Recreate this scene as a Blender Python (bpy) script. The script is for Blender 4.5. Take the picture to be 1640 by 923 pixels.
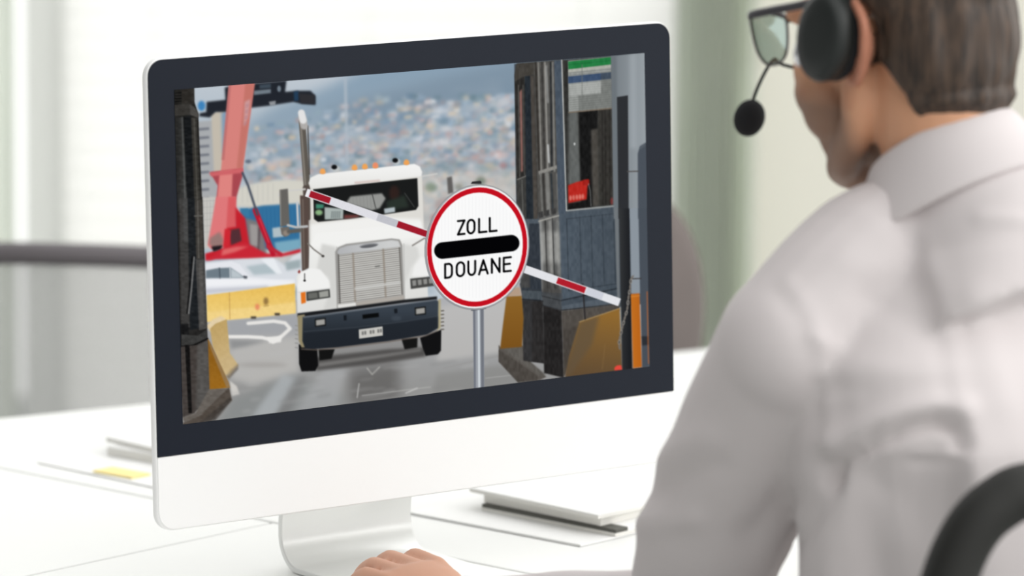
import bpy, bmesh, math, random
import numpy as np
from mathutils import Matrix, Vector, noise

for _o in list(bpy.data.objects): bpy.data.objects.remove(_o)
SC = bpy.context.scene
COL = SC.collection
random.seed(4)

# ---------------------------------------------------------------- camera, world, lights, exposure
FPX, CX, CY = 8000.0, 820.0, 461.5           # focal length in pixels of the 1640x923 frame
CAM_H = 1.8738
M = np.array([[0.9999452883401344, 0.01046041712196412, 0.0],
              [0.0016935758305622031, -0.1618944208889659, 0.986806631658874],
              [0.010322408985872226, -0.9867526418300895, -0.16190327888609146]])
cam_data = bpy.data.cameras.new('camera'); cam = bpy.data.objects.new('camera', cam_data); COL.objects.link(cam)
cam_data.sensor_width = 36.0; cam_data.lens = FPX / 1640 * 36.0
cam_data.clip_start = .05; cam_data.clip_end = 200
_r = np.eye(4); _r[:3, 0] = M[:, 0]; _r[:3, 1] = -M[:, 1]; _r[:3, 2] = -M[:, 2]; _r[2, 3] = CAM_H
cam.matrix_world = Matrix(_r.tolist())
cam_data.dof.use_dof = True; cam_data.dof.focus_distance = 5.05; cam_data.dof.aperture_fstop = 4.1
SC.camera = cam
SC.view_settings.view_transform = 'Standard'; SC.view_settings.look = 'None'
SC.view_settings.exposure = 0.0; SC.view_settings.gamma = 1.0; SC.view_settings.use_curve_mapping = False

world = bpy.data.worlds.new('daylight'); SC.world = world; world.use_nodes = True
wn, wl = world.node_tree.nodes, world.node_tree.links; wn.clear()
w_out = wn.new('ShaderNodeOutputWorld'); w_bg = wn.new('ShaderNodeBackground')
w_geo = wn.new('ShaderNodeTexCoord')
def lobe(direction, lo, hi, strength):
    """Brightness of the daylight around one direction (a bright side of the building)."""
    d = wn.new('ShaderNodeVectorMath'); d.operation = 'DOT_PRODUCT'; d.inputs[1].default_value = Vector(direction).normalized()
    r = wn.new('ShaderNodeMapRange'); r.interpolation_type = 'SMOOTHSTEP'
    r.inputs[1].default_value = lo; r.inputs[2].default_value = hi; r.inputs[3].default_value = 0; r.inputs[4].default_value = strength
    wl.new(w_geo.outputs['Generated'], d.inputs[0]); wl.new(d.outputs['Value'], r.inputs[0]); return r.outputs[0]
def plus(a, b):
    m = wn.new('ShaderNodeMath'); m.operation = 'ADD'
    for s, v in zip(m.inputs, (a, b)):
        if isinstance(v, float): s.default_value = v
        else: wl.new(v, s)
    return m.outputs[0]
_str = plus(plus(0.20, lobe((.78, -.28, .62), -.15, .9, 1.5)), lobe((0, 1, .12), .35, .8, 1.2))
w_bg.inputs['Color'].default_value = (1.0, 1.0, 0.985, 1)
wl.new(_str, w_bg.inputs['Strength']); wl.new(w_bg.outputs[0], w_out.inputs['Surface'])

def area(name, loc, target, sx, sy, power, color=(1, 1, 1)):
    d = bpy.data.lights.new(name, 'AREA'); d.shape = 'RECTANGLE'; d.size = sx; d.size_y = sy; d.energy = power; d.color = color
    o = bpy.data.objects.new(name, d); COL.objects.link(o); o.location = loc
    o.rotation_euler = (Vector(target) - Vector(loc)).to_track_quat('-Z', 'Y').to_euler(); return o
area('right_window_light', (3.4, 3.6, 2.7), (0.1, 5.0, 0.9), 2.6, 1.8, 30, (1.0, .985, .96))
area('far_window_light', (-1.2, 8.9, 2.3), (0.1, 5.2, .9), 3.0, 1.4, 12, (.98, 1.0, .99))

# ---------------------------------------------------------------- helpers
def ray(px, py): return M @ np.array([(px - CX) / FPX, (py - CY) / FPX, 1.0])
def onz(px, py, z):
    v = ray(px, py); p = v * (z - CAM_H) / v[2]; p[2] += CAM_H; return Vector(p)
def aty(px, py, y):
    v = ray(px, py); p = v * y / v[1]; p[2] += CAM_H; return Vector(p)
def to_px(P):
    c = (np.asarray(P, float) - np.array([0, 0, CAM_H])) @ M
    return np.stack([FPX * c[..., 0] / c[..., 2] + CX, FPX * c[..., 1] / c[..., 2] + CY], -1)

def mat(name, color, rough=.55, metal=0.0, spec=.5, var=0.0, vscale=20.0, bump=0.0, bscale=60.0, **kw):
    m = bpy.data.materials.new(name); m.use_nodes = True
    n, l = m.node_tree.nodes, m.node_tree.links; b = n['Principled BSDF']
    b.inputs['Base Color'].default_value = (*color, 1); b.inputs['Roughness'].default_value = rough
    b.inputs['Metallic'].default_value = metal; b.inputs['Specular IOR Level'].default_value = spec
    tc = n.new('ShaderNodeTexCoord')
    if var > 0:
        t = n.new('ShaderNodeTexNoise'); t.inputs['Scale'].default_value = vscale; t.inputs['Detail'].default_value = 4
        r = n.new('ShaderNodeMix'); r.data_type = 'RGBA'
        r.inputs[6].default_value = (*[c * (1 - var) for c in color], 1); r.inputs[7].default_value = (*[min(1, c * (1 + var)) for c in color], 1)
        l.new(tc.outputs['Object'], t.inputs['Vector']); l.new(t.outputs['Fac'], r.inputs[0]); l.new(r.outputs[2], b.inputs['Base Color'])
    if bump > 0:
        t = n.new('ShaderNodeTexNoise'); t.inputs['Scale'].default_value = bscale; t.inputs['Detail'].default_value = 3
        u = n.new('ShaderNodeBump'); u.inputs['Strength'].default_value = bump; u.inputs['Distance'].default_value = .002
        l.new(tc.outputs['Object'], t.inputs['Vector']); l.new(t.outputs['Fac'], u.inputs['Height']); l.new(u.outputs['Normal'], b.inputs['Normal'])
    for k, v in kw.items(): b.inputs[k].default_value = v
    return m

def srgb(r, g, b):
    f = lambda c: (c / 255) / 12.92 if c <= 10 else ((c / 255 + .055) / 1.055) ** 2.4
    return (f(r), f(g), f(b))

def props(o, label=None, cat=None, group=None, kind=None):
    for k, v in (('label', label), ('category', cat), ('group', group), ('kind', kind)):
        if v: o[k] = v
    return o

def thing(name, label, cat, loc, group=None):
    o = bpy.data.objects.new(name, None); COL.objects.link(o); o.location = loc; o.empty_display_size = .05
    return props(o, label, cat, group)

def root_loc(o):
    v = Vector(o.location)
    return v if o.parent is None else v + root_loc(o.parent)

def link_mesh(name, me, m, parent=None, smooth=True):
    """World-space mesh linked as one object; its origin goes to its own middle (or it stays under its parent)."""
    o = bpy.data.objects.new(name, me); COL.objects.link(o)
    if m is not None and not me.materials: me.materials.append(m)
    if smooth:
        for p in me.polygons: p.use_smooth = True
    if parent is None:
        n = len(me.vertices); a = np.empty(n * 3); me.vertices.foreach_get('co', a); a = a.reshape(-1, 3)
        c = Vector(((a[:, 0].min() + a[:, 0].max()) / 2, (a[:, 1].min() + a[:, 1].max()) / 2, a[:, 2].min()))
        me.transform(Matrix.Translation(-c)); o.location = c
    else:
        me.transform(Matrix.Translation(-root_loc(parent))); o.parent = parent
    return o

def obj(name, bm, m, parent=None, smooth=True, bevel=0.0, seg=2, angle=35):
    bmesh.ops.recalc_face_normals(bm, faces=bm.faces)
    me = bpy.data.meshes.new(name); bm.to_mesh(me); bm.free()
    o = link_mesh(name, me, m, parent, smooth)
    if bevel > 0:
        b = o.modifiers.new('bevel', 'BEVEL'); b.width = bevel; b.segments = seg; b.limit_method = 'ANGLE'; b.angle_limit = math.radians(angle)
    if smooth:
        me.set_sharp_from_angle(angle=math.radians(50))
    return o

def B(): return bmesh.new()

def add_hexa(bm, base, top):
    """Closed prism between two rings of equal length."""
    a = [bm.verts.new(p) for p in base]; b = [bm.verts.new(p) for p in top]; n = len(a)
    bm.faces.new(a[::-1]); bm.faces.new(b)
    for i in range(n): bm.faces.new((a[i], a[(i + 1) % n], b[(i + 1) % n], b[i]))

def add_box(bm, c, size, rot=None):
    x, y, z = [s / 2 for s in size]; R = rot or Matrix.Identity(3); c = Vector(c)
    base = [c + R @ Vector(p) for p in ((-x, -y, -z), (x, -y, -z), (x, y, -z), (-x, y, -z))]
    top = [c + R @ Vector(p) for p in ((-x, -y, z), (x, -y, z), (x, y, z), (-x, y, z))]
    add_hexa(bm, base, top)

def frames(pts, closed=False):
    pts = [Vector(p) for p in pts]; n = len(pts); T = []
    for i in range(n):
        a = pts[(i - 1) % n] if (closed or i > 0) else pts[i]; b = pts[(i + 1) % n] if (closed or i < n - 1) else pts[i]
        T.append((b - a).normalized())
    up = Vector((0, 0, 1)) if abs(T[0].z) < .9 else Vector((1, 0, 0))
    out = []; u = (up - T[0] * up.dot(T[0])).normalized()
    for t in T:
        u = (u - t * u.dot(t)).normalized(); out.append((t, u, t.cross(u)))
    return pts, out

def add_tube(bm, pts, r, seg=12, closed=False, flat=1.0):
    pts, fr = frames(pts, closed); n = len(pts)
    rs = r if isinstance(r, (list, tuple)) else [r] * n; rings = []
    for p, (t, u, v), rr in zip(pts, fr, rs):
        rings.append([bm.verts.new(p + u * (math.cos(2 * math.pi * k / seg) * rr) + v * (math.sin(2 * math.pi * k / seg) * rr * flat)) for k in range(seg)])
    for i in range(n if closed else n - 1):
        a, b = rings[i], rings[(i + 1) % n]
        for k in range(seg): bm.faces.new((a[k], a[(k + 1) % seg], b[(k + 1) % seg], b[k]))
    if not closed: bm.faces.new(rings[0][::-1]); bm.faces.new(rings[-1])

def curve(pts, n=8, closed=False):
    """Catmull-Rom through the points."""
    P = [Vector(p) for p in pts]; out = []; m = len(P)
    for i in range(m if closed else m - 1):
        if closed: a, b, c, d = P[(i - 1) % m], P[i], P[(i + 1) % m], P[(i + 2) % m]
        else: a, b, c, d = P[max(i - 1, 0)], P[i], P[i + 1], P[min(i + 2, m - 1)]
        for k in range(n):
            t = k / n
            out.append(.5 * ((2 * b) + (c - a) * t + (2 * a - 5 * b + 4 * c - d) * t * t + (3 * b - a - 3 * c + d) * t ** 3))
    if not closed: out.append(P[-1])
    return out

def add_ball(bm, c, r, u=24, v=14, rot=None):
    """Ellipsoid; r is one radius or three along the columns of rot."""
    r = (r, r, r) if isinstance(r, (int, float)) else r; R = rot or Matrix.Identity(3); c = Vector(c)
    top = bm.verts.new(c + R @ Vector((0, 0, r[2]))); bot = bm.verts.new(c + R @ Vector((0, 0, -r[2]))); rings = []
    for i in range(1, v):
        ph = math.pi * i / v
        rings.append([bm.verts.new(c + R @ Vector((r[0] * math.sin(ph) * math.cos(2 * math.pi * k / u), r[1] * math.sin(ph) * math.sin(2 * math.pi * k / u), r[2] * math.cos(ph)))) for k in range(u)])
    for k in range(u):
        bm.faces.new((top, rings[0][k], rings[0][(k + 1) % u])); bm.faces.new((bot, rings[-1][(k + 1) % u], rings[-1][k]))
        for i in range(v - 2): bm.faces.new((rings[i][k], rings[i + 1][k], rings[i + 1][(k + 1) % u], rings[i][(k + 1) % u]))

def add_loft(bm, rings, caps=True):
    R = [[bm.verts.new(p) for p in ring] for ring in rings]; n = len(R[0])
    for a, b in zip(R, R[1:]):
        for k in range(n): bm.faces.new((a[k], a[(k + 1) % n], b[(k + 1) % n], b[k]))
    if caps: bm.faces.new(R[0][::-1]); bm.faces.new(R[-1])

def remeshed(bm, voxel, smooth=6, name='m'):
    """Fuse overlapping closed shapes into one continuous surface and return the mesh."""
    bmesh.ops.recalc_face_normals(bm, faces=bm.faces)
    me = bpy.data.meshes.new(name); bm.to_mesh(me); bm.free()
    o = bpy.data.objects.new(name, me); COL.objects.link(o)
    r = o.modifiers.new('r', 'REMESH'); r.mode = 'VOXEL'; r.voxel_size = voxel
    if smooth:
        s = o.modifiers.new('s', 'SMOOTH'); s.iterations = smooth; s.factor = .5
    dg = bpy.context.evaluated_depsgraph_get()
    out = bpy.data.meshes.new_from_object(o.evaluated_get(dg)); out.name = name
    bpy.data.objects.remove(o); bpy.data.meshes.remove(me); return out

def verts_of(me):
    a = np.empty(len(me.vertices) * 3); me.vertices.foreach_get('co', a); return a.reshape(-1, 3)
def normals_of(me):
    a = np.empty(len(me.vertices) * 3); me.vertices.foreach_get('normal', a); return a.reshape(-1, 3)
def set_verts(me, a): me.vertices.foreach_set('co', a.ravel()); me.update()

def seg_dist(P, pts):
    """Distance from points P (n,2) to a polyline, and the side (positive on its right in the image)."""
    d = np.full(len(P), 1e9); side = np.zeros(len(P))
    for a, b in zip(pts, pts[1:]):
        a = np.array(a, float); v = np.array(b, float) - a; t = np.clip(((P - a) @ v) / (v @ v), 0, 1)
        q = P - a - t[:, None] * v; e = np.hypot(q[:, 0], q[:, 1]); s = v[0] * q[:, 1] - v[1] * q[:, 0]
        m = e < d; d[m] = e[m]; side[m] = np.sign(s[m])
    return d, side

# ---------------------------------------------------------------- the room
DESK_Z = .74
MAT_WALL = mat('cream_wall_paint', srgb(246, 243, 231), .9, bump=.05)
MAT_WHITE = mat('white_lacquer', (.86, .86, .85), .45, var=.01)
MAT_DESK = mat('white_worktop', (.84, .845, .83), .5, spec=.35, var=.01, vscale=6)
MAT_FLOOR = mat('grey_carpet', srgb(170, 172, 170), .95, var=.08, vscale=200)
MAT_CURTAIN = mat('grey_green_curtain', srgb(228, 232, 225), .9, var=.06, vscale=9)
MAT_SLAT = mat('white_slat', (.93, .93, .92), .6)
def translucent(m, f, col):
    n, l = m.node_tree.nodes, m.node_tree.links; t = n.new('ShaderNodeBsdfTranslucent'); t.inputs[0].default_value = (*col, 1)
    x = n.new('ShaderNodeMixShader'); x.inputs[0].default_value = f
    l.new(n['Principled BSDF'].outputs[0], x.inputs[1]); l.new(t.outputs[0], x.inputs[2]); l.new(x.outputs[0], n['Material Output'].inputs['Surface'])
translucent(MAT_SLAT, .9, (.98, .98, .97)); translucent(MAT_CURTAIN, .93, srgb(246, 248, 244))

WY = 9.2
def wx(px): return (px - 820) / FPX * WY * 1.003
b = B(); add_box(b, (0, 3.5, -.01), (9, 13, .02)); props(obj('floor', b, MAT_FLOOR, smooth=False), kind='structure')
b = B()
xl, xr = wx(-40), wx(1160)
for x0, x1, z0, z1 in ((xr, 3.6, 0, 2.9), (-3.6, -2.2, 0, 2.9), (-2.2, xr, 0, .04), (-2.2, xr, 2.5, 2.9)):
    add_box(b, ((x0 + x1) / 2, WY + .08, (z0 + z1) / 2), (x1 - x0, .16, z1 - z0))
props(obj('wall_back', b, MAT_WALL, smooth=False), kind='structure')
b = B()
for x, w in ((-2.17, .06), (wx(67), wx(100) - wx(35)), (xr - .03, .06)): add_box(b, (x, WY + .02, 1.27), (w, .1, 2.46))
for z in (.06, 2.47): add_box(b, ((-2.2 + xr) / 2, WY + .02, z), (xr + 2.2, .1, .06))
props(obj('window_1', b, MAT_WHITE, smooth=False), kind='structure')

# venetian blinds in the two window bays
def blind(x0, x1, label):
    t = thing('venetian_blind', label, 'blind', ((x0 + x1) / 2, WY - .05, 2.46))
    bm = B(); R = Matrix.Rotation(math.radians(58), 3, 'X')
    for k in range(56): add_box(bm, ((x0 + x1) / 2, WY - .06, .1 + k * .0425), (x1 - x0, .05, .0012), R)
    obj('slats', bm, MAT_SLAT, t, smooth=False)
    bm = B(); add_box(bm, ((x0 + x1) / 2, WY - .06, 2.46), (x1 - x0, .055, .045)); obj('headrail', bm, MAT_WHITE, t, smooth=False, bevel=.004)
    bm = B(); add_box(bm, ((x0 + x1) / 2, WY - .06, .06), (x1 - x0, .05, .02)); obj('bottom_rail', bm, MAT_WHITE, t, smooth=False, bevel=.004)
    bm = B()
    for f in (.15, .5, .85): add_tube(bm, [(x0 + (x1 - x0) * f, WY - .088, .06), (x0 + (x1 - x0) * f, WY - .088, 2.45)], .0012, 6)
    obj('cord', bm, MAT_WHITE, t)
    return t
blind(wx(101), wx(1075), 'white venetian blind in the wide window bay behind the monitor')

def curtain(x0, x1, y, label, m):
    bm = B(); n = 60; rows = []
    for z in (.02, .8, 1.6, 2.5):
        f = []; 
        for i in range(n + 1):
            x = x0 + (x1 - x0) * i / n; f.append((x, y + .035 * math.sin(i * 1.15 + .3 * z) * (1 - .15 * z / 2.5)))
        rows.append([bm.verts.new((x, yy, z)) for x, yy in f] + [bm.verts.new((x, yy + .004, z)) for x, yy in reversed(f)])
    k = len(rows[0])
    for a, c in zip(rows, rows[1:]):
        for i in range(k): bm.faces.new((a[i], a[(i + 1) % k], c[(i + 1) % k], c[i]))
    bm.faces.new(rows[0][::-1]); bm.faces.new(rows[-1])
    return props(obj('curtain', bm, m), label, 'curtain', 'grey green curtains at the window')
curtain(wx(1072), wx(1205), WY - .16, 'grey-green curtain hanging beside the cream wall, behind the headset microphone', MAT_CURTAIN)
curtain(-1.6, wx(33), WY - .16, 'pale grey-green curtain at the left edge of the window, behind the mesh chair', MAT_CURTAIN)

# desks: three white worktops pushed together
T0 = Vector((-.257, 5.32, 0)); DA = Vector((.755, -.656, 0)); DP = Vector((-.656, -.755, 0))
def desk_pt(a, p, z=0): return T0 + DA * a + DP * p + Vector((0, 0, z))
def desk(ring, label, leg_at):
    c = sum((Vector(q) for q in ring), Vector()) / len(ring)
    t = thing('desk', label, 'desk', (c.x, c.y, 0), 'white desks pushed together')
    bm = B(); add_hexa(bm, [Vector((q[0], q[1], DESK_Z - .026)) for q in ring], [Vector((q[0], q[1], DESK_Z)) for q in ring])
    obj('worktop', bm, MAT_DESK, t, smooth=False, bevel=.0025)
    for q in leg_at:
        bm = B(); add_tube(bm, [(q[0], q[1], 0), (q[0], q[1], DESK_Z - .026)], .02, 16); obj('leg', bm, MAT_WHITE, t)
g = .002
e0 = onz(0, 672, DESK_Z); e1 = onz(240, 648, DESK_Z); dd = (e1 - e0).normalized()
far_a, far_b = e0 - dd * .55, e1 + dd * 1.05
_k = -.72; meet = desk_pt(_k, 0)
desk([desk_pt(_k + .004, -g), desk_pt(.66, -g), desk_pt(.66, -.62), far_b], 'far white desk with the stacks of papers on it',
     [desk_pt(-.5, -.06), desk_pt(.6, -.08), desk_pt(.6, -.55), far_b + Vector((-.05, -.12, 0))])
desk([desk_pt(g, g), desk_pt(.62, g), desk_pt(.62, 1.3), desk_pt(g, 1.3)], 'white desk carrying the foot of the monitor and the hand',
     [desk_pt(.06, .06), desk_pt(.56, .06), desk_pt(.56, 1.24), desk_pt(.06, 1.24)])
desk([desk_pt(_k + .004, g), desk_pt(-g, g), desk_pt(-g, 1.3), desk_pt(-.95, 1.3), desk_pt(-.95, .12)], 'empty white desk at the lower left, in front of the yellow note',
     [desk_pt(-.66, .08), desk_pt(-.06, .06), desk_pt(-.06, 1.24), desk_pt(-.89, 1.24)])
# ---- the picture shown on the monitor: drawn in code, one colour per vertex of the flat screen ----
PX0, PY0, PW, PH, SS = 268, 76, 786, 614, 2
CW, CH = PW * SS, PH * SS
pic = np.zeros((CH, CW, 3), np.float32)
labels = np.zeros((CH, CW), np.int16)
label_names = []
cur_label = [0]
prng = np.random.RandomState(7)

def crop(x0, y0, s):
    return lambda *pts: [(x0 + x / s, y0 + y / s) for x, y in pts]
C1 = crop(270, 120, 4.3958); C2 = crop(270, 320, 4.3958); C3 = crop(270, 480, 4.3952)
C4 = crop(440, 240, 5.769); C5 = crop(440, 380, 3.8464); C6 = crop(670, 280, 4.1955)
C7 = crop(810, 80, 3.55); C8 = crop(790, 340, 3.2964); C0 = crop(0, 0, 1.0)

def begin(name):
    label_names.append(name); cur_label[0] = len(label_names)

def gauss(a, sg):
    if sg <= 0: return a
    r = int(math.ceil(sg * 2.6)); k = np.exp(-0.5 * (np.arange(-r, r + 1) / sg) ** 2); k /= k.sum()
    for ax in (0, 1):
        pad = [(0, 0)] * a.ndim; pad[ax] = (r, r)
        b = np.pad(a, pad, mode='edge'); o = np.zeros_like(a); n = a.shape[ax]
        for i, w in enumerate(k):
            sl = [slice(None)] * a.ndim; sl[ax] = slice(i, i + n); o += w * b[tuple(sl)]
        a = o
    return a

def box_of(pts, pad):
    xs = [(p[0] - PX0) * SS for p in pts]; ys = [(p[1] - PY0) * SS for p in pts]
    x0 = max(0, int(min(xs) - pad)); x1 = min(CW, int(max(xs) + pad) + 2)
    y0 = max(0, int(min(ys) - pad)); y1 = min(CH, int(max(ys) + pad) + 2)
    return x0, y0, x1, y1

def tint(col, x0, y0, x1, y1):
    if callable(col):
        yy, xx = np.mgrid[y0:y1, x0:x1].astype(np.float32)
        return col(xx / SS + PX0, yy / SS + PY0)
    return np.array(col, np.float32)[None, None, :] / 255.0

def lin(p0, c0, p1, c1):
    dx, dy = p1[0] - p0[0], p1[1] - p0[1]; L = dx * dx + dy * dy
    a = np.array(c0, np.float32) / 255; b = np.array(c1, np.float32) / 255
    def f(x, y):
        t = np.clip(((x - p0[0]) * dx + (y - p0[1]) * dy) / L, 0, 1)[..., None]
        return a + (b - a) * t
    return f

def comp(cov, col, x0, y0, x1, y1, blur, alpha, lab):
    if blur > 0: cov = gauss(cov, blur * SS)
    a = cov * alpha
    pic[y0:y1, x0:x1] = pic[y0:y1, x0:x1] * (1 - a[..., None]) + tint(col, x0, y0, x1, y1) * a[..., None]
    if lab and alpha > 0.6:
        labels[y0:y1, x0:x1][cov > 0.5] = cur_label[0]

def poly(pts, col, blur=0.6, alpha=1.0, lab=True):
    x0, y0, x1, y1 = box_of(pts, blur * SS * 3 + 1)
    if x1 <= x0 or y1 <= y0: return
    q = [((x - PX0) * SS, (y - PY0) * SS) for x, y in pts]
    cov = np.zeros((y1 - y0, x1 - x0), np.float32)
    sub = 2; jj = np.arange(x0, x1, dtype=np.float32)[None, :] + 1
    for (ax, ay), (bx, by) in zip(q, q[1:] + q[:1]):
        if ay == by: continue
        sgn = 1.0
        if ay > by: ax, ay, bx, by, sgn = bx, by, ax, ay, -1.0
        for s in range(sub):
            off = (s + .5) / sub
            r0 = max(y0, int(math.ceil(ay - off))); r1 = min(y1, int(math.ceil(by - off)))
            if r1 <= r0: continue
            rr = np.arange(r0, r1); yy = rr + off
            xi = ax + (bx - ax) * (yy - ay) / (by - ay)
            cov[r0 - y0:r1 - y0] += sgn / sub * np.clip(jj - xi[:, None].astype(np.float32), 0, 1)
    comp(np.clip(np.abs(cov), 0, 1), col, x0, y0, x1, y1, blur, alpha, lab)

def stroke(pts, w, col, blur=0.4, alpha=1.0, lab=True, closed=False, cap=True):
    x0, y0, x1, y1 = box_of(pts, (w + blur * 3) * SS + 2)
    if x1 <= x0 or y1 <= y0: return
    q = [((x - PX0) * SS, (y - PY0) * SS) for x, y in pts]
    yy, xx = np.mgrid[y0:y1, x0:x1].astype(np.float32) + 0.5
    d = np.full(xx.shape, 1e9, np.float32)
    for (ax, ay), (bx, by) in zip(q, q[1:] + (q[:1] if closed else [])):
        vx, vy = bx - ax, by - ay; L = vx * vx + vy * vy + 1e-9
        t = np.clip(((xx - ax) * vx + (yy - ay) * vy) / L, 0, 1)
        d = np.minimum(d, np.hypot(xx - ax - t * vx, yy - ay - t * vy))
    comp(np.clip(w * SS / 2 - d + .5, 0, 1), col, x0, y0, x1, y1, blur, alpha, lab)

def ell(c, rx, ry, col, blur=0.6, alpha=1.0, lab=True, rot=0.0, a0=0, a1=360):
    pts = []
    for k in range(49):
        a = math.radians(a0 + (a1 - a0) * k / 48); x, y = rx * math.cos(a), ry * math.sin(a)
        cr, sr = math.cos(rot), math.sin(rot); pts.append((c[0] + x * cr - y * sr, c[1] + x * sr + y * cr))
    poly(pts, col, blur, alpha, lab)

def vnoise(w, h, sx, sy, seed):
    r = np.random.RandomState(seed); gw, gh = int(w / sx) + 3, int(h / sy) + 3
    g = r.rand(gh, gw).astype(np.float32)
    x = np.arange(w) / sx; y = np.arange(h) / sy
    xi, yi = x.astype(int), y.astype(int); fx = (x - xi); fy = (y - yi)
    fx = (fx * fx * (3 - 2 * fx))[None]; fy = (fy * fy * (3 - 2 * fy))[:, None]
    a = g[np.ix_(yi, xi)]; b = g[np.ix_(yi, xi + 1)]; c = g[np.ix_(yi + 1, xi)]; d = g[np.ix_(yi + 1, xi + 1)]
    return (a * (1 - fx) + b * fx) * (1 - fy) + (c * (1 - fx) + d * fx) * fy

def grain(amount, y0=0, y1=None, x0=0, x1=None, sx=2, sy=2, seed=1):
    sl = (slice(int((y0 - PY0) * SS) if y0 else 0, int((y1 - PY0) * SS) if y1 else CH), slice(int((x0 - PX0) * SS) if x0 else 0, int((x1 - PX0) * SS) if x1 else CW))
    h, w = pic[sl].shape[:2]
    pic[sl] += (vnoise(w, h, sx * SS, sy * SS, seed) - .5)[..., None] * amount

def texture(mask_label, amount, sx, sy, seed):
    n = (vnoise(CW, CH, sx * SS, sy * SS, seed) - .5) * amount
    pic[labels == mask_label] += n[labels == mask_label][:, None]

def draw_picture():
    # sky, wooded crest and the hillside town
    poly(C0((260, 70), (1060, 70), (1060, 700), (260, 700)), lin((0, 90), (196, 203, 211), (0, 190), (178, 190, 200)), 0, lab=False)
    poly(C0((395, 200), (440, 172), (500, 150), (540, 132), (580, 112), (640, 95), (1060, 60), (1060, 420), (395, 420)), lin((560, 110), (134, 158, 178), (600, 330), (172, 178, 184)), 9, lab=False)
    pic[:] = pic + ((vnoise(CW, CH, 52, 26, 3) - .5) * .13 * np.clip((np.add.outer(np.arange(CH) / SS + PY0, (np.arange(CW) / SS + PX0 - 395) * .26) - 215) / 40, 0, 1))[..., None] * np.array([1.25, 1.0, .8], np.float32)
    poly(C0((520, 175), (600, 152), (720, 120), (840, 92), (840, 145), (720, 170), (600, 205), (540, 230)), (124, 143, 160), 9, .75, lab=False)
    pal = np.array([(196, 203, 212), (210, 208, 210), (150, 172, 192), (120, 146, 170), (204, 176, 172), (214, 196, 172), (166, 182, 190), (112, 138, 150), (222, 222, 224), (186, 160, 158), (140, 160, 172), (160, 178, 196)], np.float32)
    for k in range(3400):
        x = prng.uniform(395, 835); y = prng.uniform(150, 330)
        crest = 205 - (x - 395) * 0.26
        if y < crest: continue
        t = (y - crest) / 140
        if prng.rand() > .25 + .8 * min(1, t): continue
        c = pal[prng.randint(len(pal))] * prng.uniform(.9, 1.05)
        w, h = prng.uniform(5, 15), prng.uniform(4, 9)
        poly([(x, y), (x + w, y - .1 * w), (x + w, y + h - .1 * w), (x, y + h)], tuple(np.clip(c, 0, 255)), prng.uniform(2.2, 3.6), prng.uniform(.4, .85), lab=False)
    for x, y, w, h, c, a in [(470, 240, 60, 14, (120, 148, 172), .6), (590, 285, 70, 22, (104, 132, 146), .5), (700, 270, 90, 16, (120, 142, 150), .4), (640, 200, 80, 12, (128, 152, 174), .5), (760, 205, 60, 14, (206, 196, 198), .5),
                             (450, 262, 40, 8, (214, 176, 156), .55), (690, 232, 60, 14, (212, 204, 206), .5), (560, 215, 50, 12, (190, 200, 210), .5), (790, 300, 50, 20, (196, 178, 172), .5), (780, 270, 30, 12, (150, 168, 160), .5), (800, 165, 40, 10, (188, 196, 204), .5)]:
        ell((x, y), w / 2, h / 2, c, 5, a, lab=False, rot=-.2)
    stroke(C0((553, 128), (556, 262)), 5, (176, 186, 196), 1.6, .7, lab=False)
    poly(C0((395, 300), (480, 292), (520, 286), (840, 270), (840, 420), (395, 420)), (204, 199, 190), 6, .55, lab=False)
    for x, y, r, c in [(770, 290, 8, (92, 112, 96)), (735, 300, 6, (120, 124, 118)), (690, 300, 9, (118, 134, 112)), (712, 330, 16, (172, 152, 150)), (700, 350, 9, (160, 90, 96)), (790, 318, 10, (202, 180, 172)), (815, 330, 9, (206, 170, 168)), (806, 265, 6, (178, 120, 120))]:
        ell((x, y), r, r * .8, c, 3, .7, lab=False)
    # apartment blocks behind the crane
    begin('building_picture')
    poly(C1((195, 330), (330, 318), (345, 960), (205, 960)), (168, 171, 174), 1.5)
    for k in range(11):
        y = 375 + k * 61
        poly(C1((205, y), (285, y - 6), (287, y + 12), (205, y + 20)), (106, 110, 120), 1.2, .8)
    poly(C1((300, 268), (395, 245), (395, 690), (320, 700)), (194, 186, 172), 1.6)
    poly(C1((372, 270), (420, 240), (420, 520), (380, 560)), (110, 146, 180), 2.2, .8)
    poly(C2((235, -20), (350, -20), (320, 330), (250, 350)), (196, 195, 190), 1.6)
    for k in range(6): stroke(C2((240, 10 + k * 44), (335, 4 + k * 44)), .8, (150, 150, 150), .7, .5)
    for k in range(4): stroke(C2((245 + k * 24, 0), (250 + k * 22, 300)), .8, (150, 150, 150), .7, .4)
    poly(C1((480, 800), (600, 765), (760, 740), (960, 745), (960, 900), (600, 930), (470, 930)), (210, 208, 198), 2.2)
    for k in range(7): stroke(C1((520 + k * 36, 790 - k * 4), (520 + k * 36, 900 - k * 2)), 1.2, (170, 172, 170), 1.2, .4)
    # blue freight containers
    begin('container_picture')
    poly(C2((510, 75), (660, 42), (905, 28), (925, 40), (925, 330), (760, 360), (560, 330)), (52, 112, 156), 1.6)
    poly(C2((500, 60), (560, 60), (570, 120), (510, 110)), (58, 120, 160), 1.4)
    for k in range(9): stroke(C2((660 + k * 28, 60), (670 + k * 28, 250)), .8, (40, 94, 140), .8, .5)
    poly(C2((730, 200), (800, 190), (810, 260), (735, 268)), (176, 190, 196), 1.3)
    poly(C2((745, 300), (930, 275), (930, 360), (760, 372)), (120, 168, 190), 1.8)
    poly(C2((540, 130), (660, 160), (690, 390), (560, 390)), (122, 118, 120), 2)
    poly(C2((572, 170), (625, 180), (635, 330), (580, 320)), (164, 160, 158), 1.6, .8)
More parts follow.
